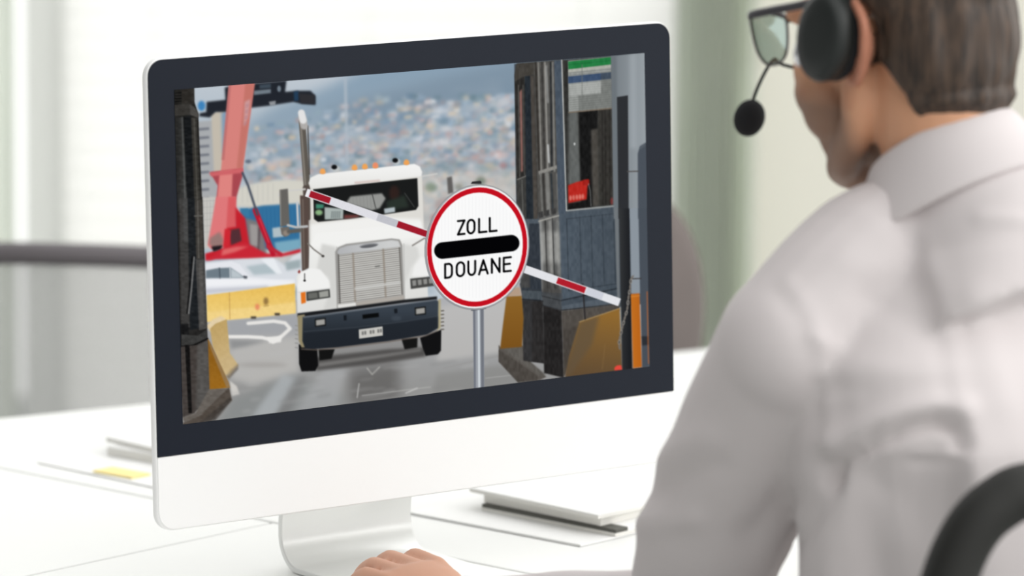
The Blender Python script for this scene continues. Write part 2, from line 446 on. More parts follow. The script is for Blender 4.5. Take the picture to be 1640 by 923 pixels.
    stroke(C2((640, 200), (630, 380)), 3, (78, 66, 70), 1.4, .8)
    # red crane
    begin('crane_picture')
    K = (34, 38, 46)
    poly(C1((268, 190), (400, 176), (395, 90), (430, 80), (440, 260), (330, 262), (290, 300), (215, 292), (220, 270), (265, 262)), K, 1.5)
    ell(C1((232, 218))[0], 6, 8, (62, 130, 186), 1.6)
    poly(C1((580, 62), (830, 40), (820, 120), (900, 112), (1000, 112), (1035, 150), (1035, 212), (940, 205), (880, 190), (700, 218), (575, 232)), K, 1.5)
    poly(C1((600, 112), (720, 100), (720, 128), (600, 142)), (122, 134, 144), 1.1, .9)
    poly(C1((640, 70), (720, 62), (720, 92), (640, 98)), (70, 84, 96), 1.2, .8)
    ell(C1((778, 98))[0], 3, 5, (132, 146, 158), 1, .8); poly(C1((705, 190), (755, 182), (752, 210), (715, 216)), (168, 172, 176), 1, .8)
    poly(C1((880, 118), (915, 112), (915, 180), (885, 185)), (36, 62, 88), 1.3)
    poly(C1((915, 130), (1030, 140), (1030, 205), (930, 200)), (48, 48, 52), 1.4)
    poly(C1((424, 70), (605, 58), (520, 680), (440, 960), (330, 960), (370, 660)), (214, 130, 124), 1.0)
    poly(C1((540, 62), (605, 58), (520, 660), (480, 660)), (196, 116, 106), 1.4)
    poly(C1((536, 190), (576, 170), (560, 300), (528, 370)), (206, 168, 172), 1.6, .7)
    for k in range(4): poly(C1((545 - k * 4, 205 + k * 42), (566 - k * 4, 200 + k * 42), (562 - k * 4, 228 + k * 42), (540 - k * 4, 232 + k * 42)), (178, 130, 138), .9, .5)
    poly(C1((424, 70), (440, 70), (392, 600), (372, 600)), (178, 104, 104), 1.1, .7)
    poly(C1((290, 684), (522, 660), (524, 700), (478, 860), (460, 960), (330, 960), (345, 780)), (168, 72, 80), 1.2)
    poly(C1((360, 680), (452, 668), (440, 960), (335, 960)), (222, 132, 128), 1.2)
    poly(C1((285, 690), (525, 655), (525, 690), (300, 715)), (206, 100, 104), 1.3)
    poly(C2((335, -20), (474, -20), (480, 130), (420, 330), (300, 350), (275, 320)), (222, 120, 122), 1.3)
    poly(C2((420, -20), (474, -20), (470, 200), (405, 210)), (214, 92, 96), 1.3)
    poly(C2((470, 50), (540, 130), (570, 320), (420, 370), (300, 420), (260, 430), (258, 380), (390, 340), (410, 200), (470, 190)), (196, 34, 46), 1.4)
    poly(C2((290, 270), (360, 225), (390, 290), (375, 330), (320, 338), (285, 315)), (150, 120, 116), 2.0)
    poly(C2((300, 330), (380, 320), (370, 350), (315, 366)), (34, 28, 32), 1.3)
    poly(C2((425, 215), (500, 200), (515, 290), (440, 322)), (84, 48, 54), 1.4)
    poly(C2((395, 205), (440, 215), (425, 325), (385, 340)), (206, 40, 52), 1.2)
    poly(C2((370, 350), (540, 300), (690, 380), (800, 380), (930, 345), (930, 372), (800, 400), (560, 415), (330, 420), (262, 436)), (200, 40, 54), 1.6)
    poly(C2((380, 350), (480, 330), (560, 330), (470, 368), (370, 396)), (224, 110, 110), 1.8, .9)
    stroke(C2((610, 75), (735, 380)), 8.5, (186, 26, 48), 1.1)
    stroke(C2((640, 130), (705, 300)), 2, (214, 70, 84), .9, .8)
    stroke(C2((700, 330), (790, 385)), 6, (188, 40, 56), 1.3)
    stroke(C1((520, 690), (560, 780), (605, 920), (625, 985)), 3.6, (70, 78, 92), 1.1)
    ell(C1((560, 610))[0], 5, 3, (78, 90, 108), 1.5, .8)
    # parked cars
    begin('car_picture')
    poly(C2((500, 420), (690, 412), (760, 420), (820, 470), (870, 400), (935, 370), (935, 600), (258, 680), (258, 440)), (216, 220, 226), 1.6)
    poly(C2((545, 470), (690, 448), (740, 480), (760, 520), (600, 530)), (176, 190, 196), 2)
    poly(C2((820, 440), (930, 420), (930, 480), (830, 500)), (158, 172, 176), 2)
    poly(C2((650, 420), (740, 412), (800, 520), (760, 520)), (232, 236, 240), 1.5)
    poly(C2((258, 455), (440, 432), (500, 455), (570, 545), (740, 560), (890, 560), (890, 640), (258, 660)), (228, 230, 236), 1.2)
    poly(C2((262, 498), (345, 482), (435, 478), (530, 545), (530, 552), (262, 556)), (110, 124, 134), 1.1)
    poly(C2((438, 482), (500, 520), (525, 550), (440, 550)), (186, 196, 202), 1.2)
    stroke(C2((358, 480), (362, 555)), 1.4, (62, 72, 82), .8); stroke(C2((432, 478), (434, 550)), 1.6, (200, 206, 212), .7)
    poly(C2((525, 535), (555, 540), (552, 560), (530, 558)), (60, 66, 74), 1)
    poly(C2((258, 560), (560, 556), (880, 575), (880, 600), (560, 600), (258, 610)), (242, 243, 246), 2, .8)
    poly(C2((258, 630), (700, 605), (700, 630), (258, 662)), (176, 178, 188), 2, .6)
    # road
    begin('road_picture')
    poly(C0((320, 505), (480, 480), (700, 480), (860, 440), (1060, 600), (1060, 700), (260, 700), (320, 560)), lin((0, 490), (172, 174, 178), (0, 620), (148, 148, 147)), 1)
    poly(C0((700, 492), (840, 470), (840, 560), (700, 580)), (192, 190, 187), 4, .7)
    poly(C3((420, 290), (920, 260), (920, 520), (600, 600), (430, 560)), (188, 186, 182), 5, .8)
    poly(C3((420, 150), (920, 100), (920, 210), (430, 260)), (160, 163, 168), 3, .8)
    poly(C3((430, 285), (700, 290), (540, 330), (440, 350)), (132, 134, 136), 3, .8)
    ell(C3((660, 460))[0], 40, 4, (156, 152, 148), 3, .6)
    stroke(C3((425, 262), (560, 262), (660, 268), (745, 290)), 5.5, (232, 230, 226), 1.0)
    stroke(C3((560, 168), (740, 152), (820, 165), (855, 205), (800, 255), (735, 300)), 5.5, (230, 228, 224), 1.1)
    poly(C3((690, 265), (800, 255), (790, 300), (710, 308)), (234, 232, 228), 1.2)
    poly(C3((430, 570), (480, 610), (500, 668), (446, 680)), (206, 202, 196), 1.3)
    poly(C0((372, 640), (470, 600), (560, 640), (420, 676), (350, 680)), (134, 138, 138), 6, .8)
    poly(C0((452, 600), (480, 606), (440, 668), (400, 672)), (176, 182, 186), 4, .7)
    poly(C0((472, 606), (492, 602), (460, 668), (440, 670)), (120, 120, 120), 4, .6)
    poly(C0((560, 592), (640, 578), (640, 640), (560, 650)), (92, 90, 88), 9, .75)
    poly(C0((520, 590), (556, 586), (540, 650), (470, 664)), (170, 172, 174), 5, .6)
    stroke(C0((572, 637), (575, 615)), 2, (196, 196, 194), .8, .7); stroke(C0((650, 630), (668, 622)), 2.4, (200, 200, 198), .8, .7); stroke(C0((580, 634), (690, 620)), 1.6, (186, 186, 182), .8, .6)
    stroke(C0((588, 590), (596, 600), (608, 588)), 2, (196, 194, 188), 1, .7)
    poly(C0((700, 600), (800, 585), (850, 610), (760, 626), (690, 640)), (136, 136, 134), 4, .75)
    stroke(C0((778, 606), (830, 600)), 1.4, (168, 168, 166), .6, .8)
    stroke(C0((710, 590), (800, 570)), 2, (148, 146, 144), 1.2, .6)
    for k in range(60):
        x, y = prng.uniform(380, 800), prng.uniform(560, 660)
        ell((x, y), prng.uniform(6, 26), prng.uniform(1.5, 4), tuple([float(prng.choice([124, 140, 176, 186]))] * 3), 2, .22, lab=False, rot=-.15)
    # yellow concrete barriers
    begin('barrier_block_picture')
    poly(C2((268, 672), (430, 652), (890, 590), (895, 800), (430, 845), (268, 862)), lin((0, 460), (232, 190, 92), (0, 512), (238, 208, 128)), 1.0)
    poly(C2((268, 795), (430, 775), (893, 722), (895, 800), (430, 845), (268, 862)), (242, 212, 138), 1.6, .8)
    stroke(C2((428, 655), (432, 840)), 1.2, (190, 150, 84), .8)
    poly(C2((578, 822), (618, 822), (615, 838), (580, 838)), (70, 62, 54), 1.1); poly(C2((745, 798), (785, 798), (782, 815), (748, 815)), (70, 62, 54), 1.1)
    ell(C2((625, 755))[0], 3.5, 5, (226, 120, 90), 1.6, .8); ell(C2((685, 715))[0], 4, 6, (140, 110, 64), 1.6, .9); stroke(C2((670, 750), (705, 745)), 1.2, (150, 120, 70), 1, .8)
    poly(C3((262, 190), (310, 140), (370, 115), (410, 140), (300, 230)), (226, 206, 168), 1.3)
    poly(C3((292, 205), (330, 170), (410, 138), (432, 380), (490, 462), (420, 556), (385, 510), (310, 330)), lin((340, 510), (186, 156, 96), (375, 590), (204, 180, 134)), .8)
    poly(C3((405, 540), (440, 490), (490, 450), (490, 490), (425, 560)), (110, 104, 100), 1.4, .9)
    poly(C3((360, 420), (440, 385), (490, 462), (420, 540)), (198, 174, 128), 2, .6)
    poly(C3((268, 262), (292, 300), (408, 560), (432, 620), (284, 640)), lin((0, 545), (132, 88, 26), (0, 622), (154, 104, 30)), .7)
    poly(C3((275, 270), (300, 320), (425, 585), (432, 625), (405, 615), (290, 330)), (146, 116, 76), .8)
    texture(cur_label[0], .025, 4, 4, 5)
    # dark toll column on the left
    begin('gate_column_picture')
    poly(C1((0, 80), (180, 80), (182, 190), (210, 275), (215, 420), (240, 960), (0, 960)), (42, 40, 36), .5)
    poly(C2((0, -20), (238, -20), (272, 910), (282, 1400), (0, 1400)), (40, 38, 36), .5)
    poly(C1((92, 90), (180, 88), (182, 205), (92, 205)), (52, 47, 40), .6)
    for k in range(5): stroke(C1((40, 128 + k * 20), (88, 126 + k * 20)), 1.6, (14, 14, 14), .4)
    poly(C1((40, 210), (150, 200), (155, 280), (40, 290)), (60, 56, 50), .6)
    poly(C1((150, 205), (180, 225), (212, 275), (210, 305), (152, 280)), (84, 80, 74), .8)
    poly(C1((50, 300), (105, 295), (135, 960), (60, 960)), lin((285, 0), (44, 44, 42), (298, 0), (70, 72, 70)), .7)
    stroke(C1((95, 300), (118, 960)), 1.6, (92, 96, 96), .7)
    poly(C1((105, 292), (160, 285), (185, 960), (132, 960)), (24, 28, 32), .6)
    poly(C1((160, 300), (205, 310), (232, 960), (185, 960)), (62, 58, 50), .7)
    stroke(C1((180, 310), (205, 960)), 1.2, (96, 92, 80), .5); stroke(C1((202, 320), (228, 960)), 2, (38, 36, 32), .6)
    poly(C2((75, -10), (135, -10), (150, 900), (90, 900)), (66, 64, 62), .9)
    poly(C2((100, -10), (135, -10), (140, 300), (110, 300)), (84, 86, 86), 1, .6)
    poly(C2((135, -10), (185, -10), (215, 905), (150, 920)), (30, 36, 42), .6)
    poly(C2((185, 0), (238, 0), (245, 420), (195, 420)), (70, 64, 56), .7)
    stroke(C2((205, 10), (212, 410)), 1.6, (104, 98, 88), .6); stroke(C2((182, 115), (240, 112)), 2, (100, 98, 90), .5)
    poly(C2((190, 420), (250, 416), (272, 905), (215, 920)), (76, 74, 72), .6)
    poly(C2((212, 450), (238, 446), (252, 880), (222, 890)), (92, 88, 84), .8)
    stroke(C2((180, 405), (160, 640), (142, 800)), 2.4, (124, 124, 124), .5)
    stroke(C2((168, 400), (130, 800)), 2, (18, 18, 20), .5)
    poly(C3((80, 170), (140, 170), (150, 330), (85, 330)), (26, 26, 28), .7)
    poly(C3((90, 245), (205, 255), (270, 210), (275, 270), (215, 318), (90, 328)), (62, 62, 60), .7)
    stroke(C3((88, 330), (170, 325), (275, 275)), 2.6, (20, 18, 18), .6)
    poly(C3((85, 335), (205, 320), (275, 285), (290, 690), (180, 800), (100, 830)), (82, 74, 68), .6)
    poly(C3((85, 335), (200, 325), (185, 800), (100, 830)), (76, 64, 58), 1.2, .9)
    poly(C3((205, 330), (275, 290), (285, 690), (200, 770)), (92, 88, 84), 1.6, .8)
    poly(C3((115, 320), (148, 320), (165, 800), (140, 800)), (22, 20, 20), .6)
    poly(C3((285, 632), (415, 625), (430, 640), (250, 800), (110, 870), (100, 830), (190, 800)), (112, 100, 88), .8)
    poly(C3((425, 618), (446, 708), (300, 850), (105, 890), (100, 870), (230, 810)), (92, 76, 62), .8)
    poly(C3((430, 690), (446, 708), (330, 850), (200, 880), (300, 800)), (70, 60, 52), 1.4, .8)
    texture(cur_label[0], .06, 5, 3, 9)
    # white truck: stack, mirrors, cab, hood, grille, bumper, wheels
    begin('truck_picture')
    W = (232, 231, 227)
    sh = (74, 72, 72)
    poly(C5((160, 820), (260, 822), (600, 790), (920, 735), (1000, 720), (1000, 600), (160, 690)), (128, 126, 124), 3, .6, lab=False)
    poly(C5((255, 740), (700, 690), (930, 680), (930, 735), (600, 785), (255, 822)), (70, 68, 67), 2.2, .85, lab=False)
    poly(C5((270, 775), (600, 730), (900, 690), (905, 702), (640, 745), (270, 800)), (128, 126, 124), 1.8, .8, lab=False)
    poly(C5((270, 690), (370, 690), (350, 750), (275, 760)), (20, 20, 20), .9)
    poly(C5((780, 625), (880, 620), (878, 680), (800, 692)), (22, 22, 22), .9)
    poly(C5((148, 660), (262, 690), (268, 790), (250, 825), (165, 828), (150, 780)), (16, 16, 18), .8)
    poly(C5((895, 620), (1026, 570), (1024, 700), (1005, 722), (930, 732), (910, 680)), (18, 18, 20), .8)
    for k in range(6): stroke(C5((128, 545 + k * 27), (142, 547 + k * 27)), 2.2, (150, 150, 148), .6)
    for k in range(6): stroke(C5((1024, 455 + k * 23), (1040, 453 + k * 23)), 2.2, (110, 104, 96), .6)
    stroke(C1((940, 330), (975, 800)), 10.5, (96, 88, 78), .7); stroke(C1((930, 330), (965, 800)), 2.5, (150, 142, 130), .9, .8)
    stroke(C1((980, 360), (992, 700)), 2, (56, 50, 44), .7, .8)
    stroke(C1((938, 300), (955, 360)), 11.5, (176, 172, 168), 1); stroke(C1((935, 268), (948, 320)), 11, (226, 226, 226), 1.0)
    stroke(C1((968, 800), (985, 1000)), 11, (88, 74, 66), .8)
    poly(C2((925, -30), (985, -30), (990, 480), (940, 510)), (92, 72, 64), .9)
    stroke(C2((945, 0), (955, 480)), 2, (132, 116, 104), .8, .7)
    stroke(C1((775, 850), (790, 822), (960, 805)), 3, (206, 204, 198), .8)
    stroke(C2((905, 20), (912, 190)), 3.4, (196, 200, 206), .8)
    poly(C2((782, -70), (840, -78), (852, 178), (788, 190)), (102, 99, 94), .9)
    stroke(C2((786, -66), (790, 180)), 1.6, (140, 136, 128), .7)
    poly(C2((786, 195), (850, 190), (852, 245), (820, 262), (795, 245)), (112, 104, 96), 1)
    ell(C2((828, 235))[0], 5, 4.5, (148, 132, 118), 1.2)
    stroke(C2((840, 180), (900, 195), (975, 188)), 4, (184, 188, 190), .8); stroke(C2((845, 225), (930, 215)), 6, (96, 92, 86), 1.2)
    # cab
    poly(C4((330, 340), (1360, 240), (1385, 930), (1400, 1150), (330, 1150)), (222, 219, 211), .8)
    poly(C4((312, 310), (330, 258), (400, 226), (1290, 130), (1340, 155), (1362, 205), (1355, 245), (380, 362), (330, 350)), lin((0, 268), (242, 242, 240), (0, 305), (228, 227, 222)), .8)
    stroke(C4((745, 305), (965, 285)), 3.5, (208, 170, 160), 1, .6)
    poly(C4((355, 365), (1318, 262), (1328, 520), (1305, 556), (1000, 600), (700, 640), (400, 668), (362, 640)), (26, 28, 28), .7)
    poly(C4((660, 490), (700, 432), (990, 402), (1025, 450), (970, 540), (900, 560)), (148, 150, 146), 1.3)
    for k in range(8): stroke(C4((690 + k * 32, 440 - k * 3), (700 + k * 32, 540)), .8, (120, 122, 120), .8, .5)
    stroke(C4((900, 410), (935, 545)), 1.2, (60, 62, 60), .6)
    ell(C4((1105, 400))[0], 8, 12, (52, 32, 28), 2.2); poly(C4((1030, 480), (1200, 420), (1240, 530), (1040, 560)), (40, 52, 44), 2.2)
    stroke(C4((1200, 400), (1290, 530)), 1, (80, 84, 82), .8)
    poly(C4((1010, 545), (1110, 530), (1112, 575), (1015, 590)), (176, 190, 196), 1)
    poly(C4((380, 500), (455, 505), (450, 540), (380, 545)), (60, 140, 112), 1.1); ell(C4((408, 580))[0], 6, 4.5, (132, 182, 120), 1.3)
    poly(C4((460, 530), (635, 545), (632, 640), (462, 645)), (168, 182, 178), 1.0)
    for k in range(5): stroke(C4((530 + k * 18, 570), (525 + k * 18, 630)), 1.6, (70, 84, 86), .9, .6)
    poly(C4((640, 600), (800, 600), (760, 628), (640, 640)), (140, 60, 56), 1.4, .8)
    for x, y in [(443, 198), (738, 162), (833, 153), (930, 145), (1217, 115)]:
        ell(C4((x, y + 12))[0], 4.8, 2.6, (228, 160, 100), .7); ell(C4((x, y))[0], 4.2, 4.4, (238, 164, 88), .9)
    ell(C4((930, 142))[0], 4, 4.2, (232, 134, 112), 1.0, .8)
    for x, y in [(550, 160), (1113, 98)]:
        ell(C4((x + 12, y + 12))[0], 6, 5, (196, 204, 206), 1.2, .8); ell(C4((x, y))[0], 4.6, 3.8, (14, 16, 20), .9)
    stroke(C4((1365, 245), (1500, 222)), 2.4, (206, 206, 202), .9)
    # hood and fenders
    poly(C5((215, 60), (255, -20), (900, -95), (930, 30), (945, 380), (560, 430), (140, 470), (135, 250), (150, 215), (210, 205)), lin((500, 375), (240, 240, 237), (520, 500), (220, 220, 216)), .8)
    poly(C4((330, 690), (900, 620), (1350, 640), (1380, 800), (1200, 830), (700, 850), (560, 930), (330, 900)), (242, 242, 239), 2.2, .9)
    poly(C5((290, 40), (380, 60), (384, 430), (300, 450), (340, 330), (330, 250), (260, 195)), (208, 208, 204), 2, .9)
    poly(C5((790, 40), (880, 60), (890, 120), (840, 190), (800, 290), (796, 390)), (212, 212, 208), 2, .9)
    poly(C5((140, 300), (160, 215), (220, 190), (280, 200), (335, 270), (342, 320), (200, 335), (150, 340)), (240, 240, 238), 1.2)
    poly(C5((845, 240), (860, 180), (905, 120), (960, 150), (1000, 240)), (238, 238, 236), 1.2)
    stroke(C5((145, 340), (345, 315)), 1.4, (190, 190, 188), .9, .6)
    stroke(C5((382, 60), (384, 435)), 1.2, (170, 170, 166), .7, .8); stroke(C5((795, 40), (800, 388)), 1.2, (170, 170, 166), .7, .8)
    stroke(C5((205, 40), (240, 75), (295, 115)), 2.2, (128, 122, 116), .7); ell(C5((297, 117))[0], 2.4, 2, (70, 66, 64), .6)
    stroke(C5((184, 225), (184, 268)), 1.6, (80, 78, 76), .6); ell(C5((184, 268))[0], 2, 1.8, (50, 50, 50), .6)
    stroke(C5((848, 52), (925, 5)), 2, (120, 112, 106), .8); poly(C5((140, 215), (152, 200), (160, 215), (150, 225)), (150, 60, 56), .8)
    # grille
    poly(C5((372, 90), (390, 62), (440, 42), (720, 8), (770, 14), (786, 50), (798, 390), (385, 442)), (150, 148, 144), .9)
    poly(C5((384, 92), (400, 68), (450, 52), (720, 18), (762, 24), (776, 60), (395, 108)), lin((540, 400), (176, 178, 182), (620, 385), (204, 206, 206)), 1)
    ell(C5((580, 52))[0], 15.5, 3.6, (150, 152, 156), .7, rot=-.13); ell(C5((580, 55))[0], 13.5, 2.4, (96, 98, 104), .7, rot=-.13)
    poly(C5((388, 112), (770, 62), (784, 355), (400, 408)), (190, 188, 182), .6)
    for k in range(23):
        y0 = 118 + k * 13; y1 = 70 + k * 13
        stroke(C5((394, y0), (772, y1)), 1.1, (122, 120, 114) if k % 2 else (104, 100, 96), .55, .85)
        stroke(C5((394, y0 + 5), (772, y1 + 5)), 1.2, (214, 212, 206), .5, .5)
    for a, b in [((482, 102), (496, 395)), ((668, 76), (684, 370))]: stroke(C5(a, b), 3.0, (146, 132, 116), .8, .8)
    stroke(C5((392, 110), (402, 406)), 2, (92, 88, 84), .7); stroke(C5((768, 66), (784, 352)), 2, (110, 106, 100), .7)
    stroke(C5((498, 318), (768, 280)), 4, (206, 206, 202), 1.2, .8); stroke(C5((620, 182), (645, 178)), 2, (70, 70, 68), .8, .7)
    poly(C5((388, 415), (500, 402), (505, 430), (390, 444)), (226, 225, 220), .9); poly(C5((500, 400), (796, 358), (798, 388), (505, 430)), (176, 168, 158), 1.0)
    # lamps
    poly(C5((160, 342), (190, 336), (192, 404), (164, 412)), (226, 116, 34), .8)
    poly(C5((194, 338), (338, 320), (342, 372), (196, 394)), (58, 60, 58), .8)
    poly(C5((204, 346), (262, 340), (266, 374), (206, 382)), (104, 106, 100), .9); poly(C5((272, 338), (330, 328), (332, 366), (276, 374)), (156, 158, 150), .9)
    poly(C5((834, 256), (985, 240), (985, 300), (838, 320)), (70, 70, 68), .8)
    for k in range(4): poly(C5((846 + k * 34, 268 - k * 4), (870 + k * 34, 264 - k * 4), (872 + k * 34, 298 - k * 5), (850 + k * 34, 302 - k * 5)), (142, 142, 138), .8)
    # bumper
    poly(C5((140, 470), (385, 440), (800, 385), (1000, 365), (1000, 385), (800, 405), (180, 490), (140, 490)), (26, 28, 32), 1)
    poly(C5((140, 482), (185, 476), (190, 680), (165, 680), (148, 640)), (150, 136, 96), .9)
    poly(C5((1004, 390), (1022, 380), (1022, 560), (1000, 580)), (176, 164, 120), .9)
    poly(C5((172, 492), (400, 462), (800, 412), (990, 385), (1008, 395), (1006, 560), (940, 600), (700, 640), (380, 680), (190, 692), (170, 640)), lin((0, 495), (54, 66, 80), (0, 550), (28, 35, 44)), .9)
    poly(C5((180, 590), (500, 560), (1004, 490), (1004, 560), (940, 598), (700, 638), (380, 676), (190, 690)), (31, 38, 48), 1.6, .85)
    stroke(C5((180, 495), (420, 464), (800, 412), (990, 388)), 1.8, (106, 116, 128), .8, .8)
    stroke(C5((182, 582), (500, 556), (800, 520), (1000, 486)), 1.2, (72, 82, 94), .9, .6)
    stroke(C5((165, 690), (260, 695), (400, 682), (700, 645), (930, 608), (1000, 575)), 1.8, (112, 96, 84), .9, .8)
    for p in [(280, 524), (896, 454)]:
        x, y = p; poly(C5((x - 34, y - 20), (x + 34, y - 28), (x + 36, y + 22), (x - 32, y + 30)), (22, 24, 26), .8); poly(C5((x - 26, y - 12), (x + 28, y - 19), (x + 29, y + 14), (x - 25, y + 22)), (160, 158, 152), .9)
    poly(C5((540, 478), (640, 466), (642, 492), (542, 504)), (10, 12, 14), .8)
    poly(C5((424, 482), (442, 480), (443, 512), (426, 515)), (22, 28, 36), .8); poly(C5((735, 442), (755, 440), (756, 468), (737, 470)), (22, 28, 36), .8)
    ell(C5((750, 500))[0], 8, 4, (66, 78, 92), 1.8, .6)
    poly(C5((518, 570), (664, 550), (666, 606), (520, 626)), (200, 198, 190), .7)
    for x in (536, 552, 585, 602, 632, 648): poly(C5((x, 582 - (x - 536) * .14), (x + 11, 580 - (x - 536) * .14), (x + 12, 602 - (x - 536) * .14), (x + 1, 604 - (x - 536) * .14)), (92, 92, 90), .9, .85)
    # far post left of the truck's right mirror
    poly(C6((192, 20), (225, 10), (236, 120), (200, 130)), (98, 94, 92), 1.2)
    # booth on the right
    begin('booth_picture')
    poly(C7((48, 80), (360, 50), (800, 10), (800, 960), (60, 960)), (74, 84, 94), .6)
    poly(C8((140, -30), (830, -30), (830, 480), (670, 500), (365, 520), (150, 470)), (78, 90, 102), .6)
    poly(C7((50, 140), (65, 76), (330, 55), (180, 960), (64, 960)), (58, 58, 56), .7)
    poly(C7((60, 78), (170, 70), (165, 140), (110, 150), (52, 180), (50, 150)), (70, 66, 60), .8)
    poly(C7((52, 180), (105, 150), (110, 720), (66, 735)), (46, 44, 42), .7)
    poly(C7((78, 240), (92, 220), (98, 690), (86, 695)), (150, 100, 92), .9); stroke(C7((72, 200), (80, 720)), 1.4, (96, 94, 88), .6); stroke(C7((98, 200), (106, 710)), 1.4, (84, 84, 80), .6)
    poly(C7((66, 735), (112, 715), (118, 960), (70, 960)), (62, 62, 60), .7); stroke(C7((66, 738), (118, 716)), 1.6, (120, 118, 112), .6); stroke(C7((92, 740), (98, 930)), 1.4, (104, 104, 100), .6)
    poly(C7((108, 150), (140, 148), (160, 960), (118, 960)), (36, 44, 52), .6)
    poly(C7((140, 145), (160, 150), (182, 960), (158, 960)), (78, 72, 66), .8)
    poly(C7((160, 72), (330, 56), (345, 960), (185, 960)), (84, 82, 78), .8)
    for x0, x1, c, w in [(170, 190, (52, 48, 44), 3), (185, 203, (134, 132, 126), 2.4), (205, 222, (58, 56, 54), 2.6), (222, 240, (150, 148, 142), 2.6), (236, 246, (92, 92, 90), 2), (255, 262, (40, 44, 48), 2.8), (266, 278, (128, 128, 124), 2.4)]:
        stroke(C7((x0, 72), (x1, 690)), w, c, .7)
    stroke(C7((240, 540), (246, 640)), 2.2, (216, 220, 220), .9); stroke(C7((230, 90), (240, 300)), 1.6, (190, 192, 190), 1, .8)
    poly(C7((185, 690), (290, 655), (292, 675), (190, 710)), (142, 140, 134), .7)
    for x0, c, w in [(198, (112, 112, 108), 3), (212, (56, 54, 52), 3), (234, (128, 128, 124), 6), (258, (48, 56, 62), 3), (278, (86, 86, 84), 4), (290, (122, 120, 116), 2)]:
        stroke(C7((x0, 705), (x0 + 12, 960)), w, c, .8)
    poly(C7((275, 62), (318, 58), (345, 960), (300, 960)), (72, 86, 102), .6); stroke(C7((318, 58), (345, 915)), 1.6, (196, 198, 194), .4)
    # side panels with pale reflections
    poly(C8((242, 25), (345, 0), (360, 430), (255, 420)), (104, 104, 102), .7)
    for x, c in [(248, (150, 152, 150)), (275, (80, 80, 78)), (300, (150, 150, 146)), (320, (84, 86, 86)), (340, (126, 128, 126))]: stroke(C8((x, 50), (x + 12, 400)), 4.5, c, 1.2, .8)
    for x, w in [(262, 6), (298, 6), (332, 7)]: stroke(C8((x, 110), (x + 5, 260)), w, (196, 196, 190), 3, .7)
    stroke(C8((240, 48), (345, 18)), 2, (170, 168, 160), .6); stroke(C8((274, 45), (286, 400)), 1.2, (40, 40, 40), .5); stroke(C8((312, 32), (325, 400)), 1.2, (44, 44, 44), .5)
    for k in range(3): poly(C8((238 + k * 34, 2 - k * 9), (262 + k * 34, -6 - k * 9), (264 + k * 34, 26 - k * 9), (242 + k * 34, 34 - k * 9)), (60, 60, 60), .8)
    poly(C8((255, 330), (345, 330), (365, 465), (258, 440)), (62, 60, 58), 3, .7)
    # window with blind
    poly(C7((325, 60), (600, 36), (612, 885), (350, 912)), (62, 62, 58), .6)
    poly(C7((330, 62), (352, 60), (375, 905), (352, 908)), (48, 48, 46), .8)
    poly(C7((356, 350), (410, 345), (430, 760), (356, 770)), (98, 102, 100), 2)
    poly(C7((415, 345), (525, 338), (520, 450), (490, 455), (500, 890), (430, 895), (418, 560)), (26, 26, 26), 1.2)
    poly(C7((485, 455), (522, 450), (530, 880), (495, 890)), (78, 74, 68), 1.5)
    poly(C7((525, 335), (603, 332), (610, 880), (535, 885)), (56, 54, 50), 1.0)
    for x in (548, 565, 590): stroke(C7((x, 340), (x + 4, 880)), 1.6, (40, 38, 36), .7)
    poly(C7((354, 62), (600, 38), (603, 332), (358, 356)), (154, 158, 154), .5)
    for k in range(19):
        y = 118 + k * 13; stroke(C7((356, y), (602, y - 22)), 1.0, (116, 120, 116), .5, .8)
    poly(C7((354, 66), (600, 40), (600, 84), (356, 112)), (36, 128, 66), .5); stroke(C7((356, 84), (600, 60)), 1, (24, 96, 50), .6, .7)
    poly(C7((356, 112), (600, 84), (600, 100), (356, 128)), (176, 178, 166), .6)
    poly(C7((356, 152), (600, 126), (600, 164), (356, 190)), (36, 62, 104), .5)
    poly(C7((356, 152), (540, 136), (540, 172), (356, 190)), (70, 92, 124), .7, .7)
    poly(C7((412, 260), (540, 246), (540, 130), (602, 126), (602, 332), (415, 348)), (96, 100, 96), .6, .5)
    poly(C7((360, 196), (540, 178), (540, 245), (362, 262)), (186, 190, 186), 1, .5)
    stroke(C7((358, 356), (602, 332)), 1.6, (128, 108, 88), .6); stroke(C7((434, 84), (434, 345)), .8, (110, 114, 110), .4)
    poly(C7((354, 770), (400, 752), (470, 735), (476, 765), (465, 770), (460, 850), (356, 872)), (186, 42, 34), .9)
    poly(C7((440, 740), (475, 738), (470, 770), (440, 770)), (160, 34, 28), .8)
    for x in (368, 386, 404, 422, 438): ell(C7((x, 842 - (x - 368) * .12))[0], 2.0, 4.2, (220, 130, 118), .9, .9)
    poly(C7((356, 875), (490, 855), (490, 895), (356, 908)), (24, 24, 24), .8)
    stroke(C7((470, 760), (480, 800), (485, 890)), .9, (150, 152, 150), .5); ell(C7((391, 535))[0], 1.2, 2.2, (228, 232, 232), .6)
    stroke(C7((350, 914), (615, 888)), 2.4, (156, 160, 160), .5)
    ell(C7((604, 860))[0], 2.5, 6, (160, 60, 60), 1, .7)
    # lower panels
    poly(C8((352, 10), (650, -25), (660, 400), (365, 465)), lin((900, 350), (76, 90, 104), (985, 350), (70, 82, 94)), .6)
    stroke(C8((385, 36), (640, 8)), 1.0, (54, 64, 74), .5); stroke(C8((388, 36), (398, 415)), 1.2, (50, 60, 70), .5); stroke(C8((398, 415), (650, 378)), 1.2, (50, 60, 70), .5)
    for x in (456, 516, 576, 636): stroke(C8((x, 24 - (x - 456) * .1), (x + 10, 405 - (x - 456) * .13)), 1.0, (48, 58, 68), .5)
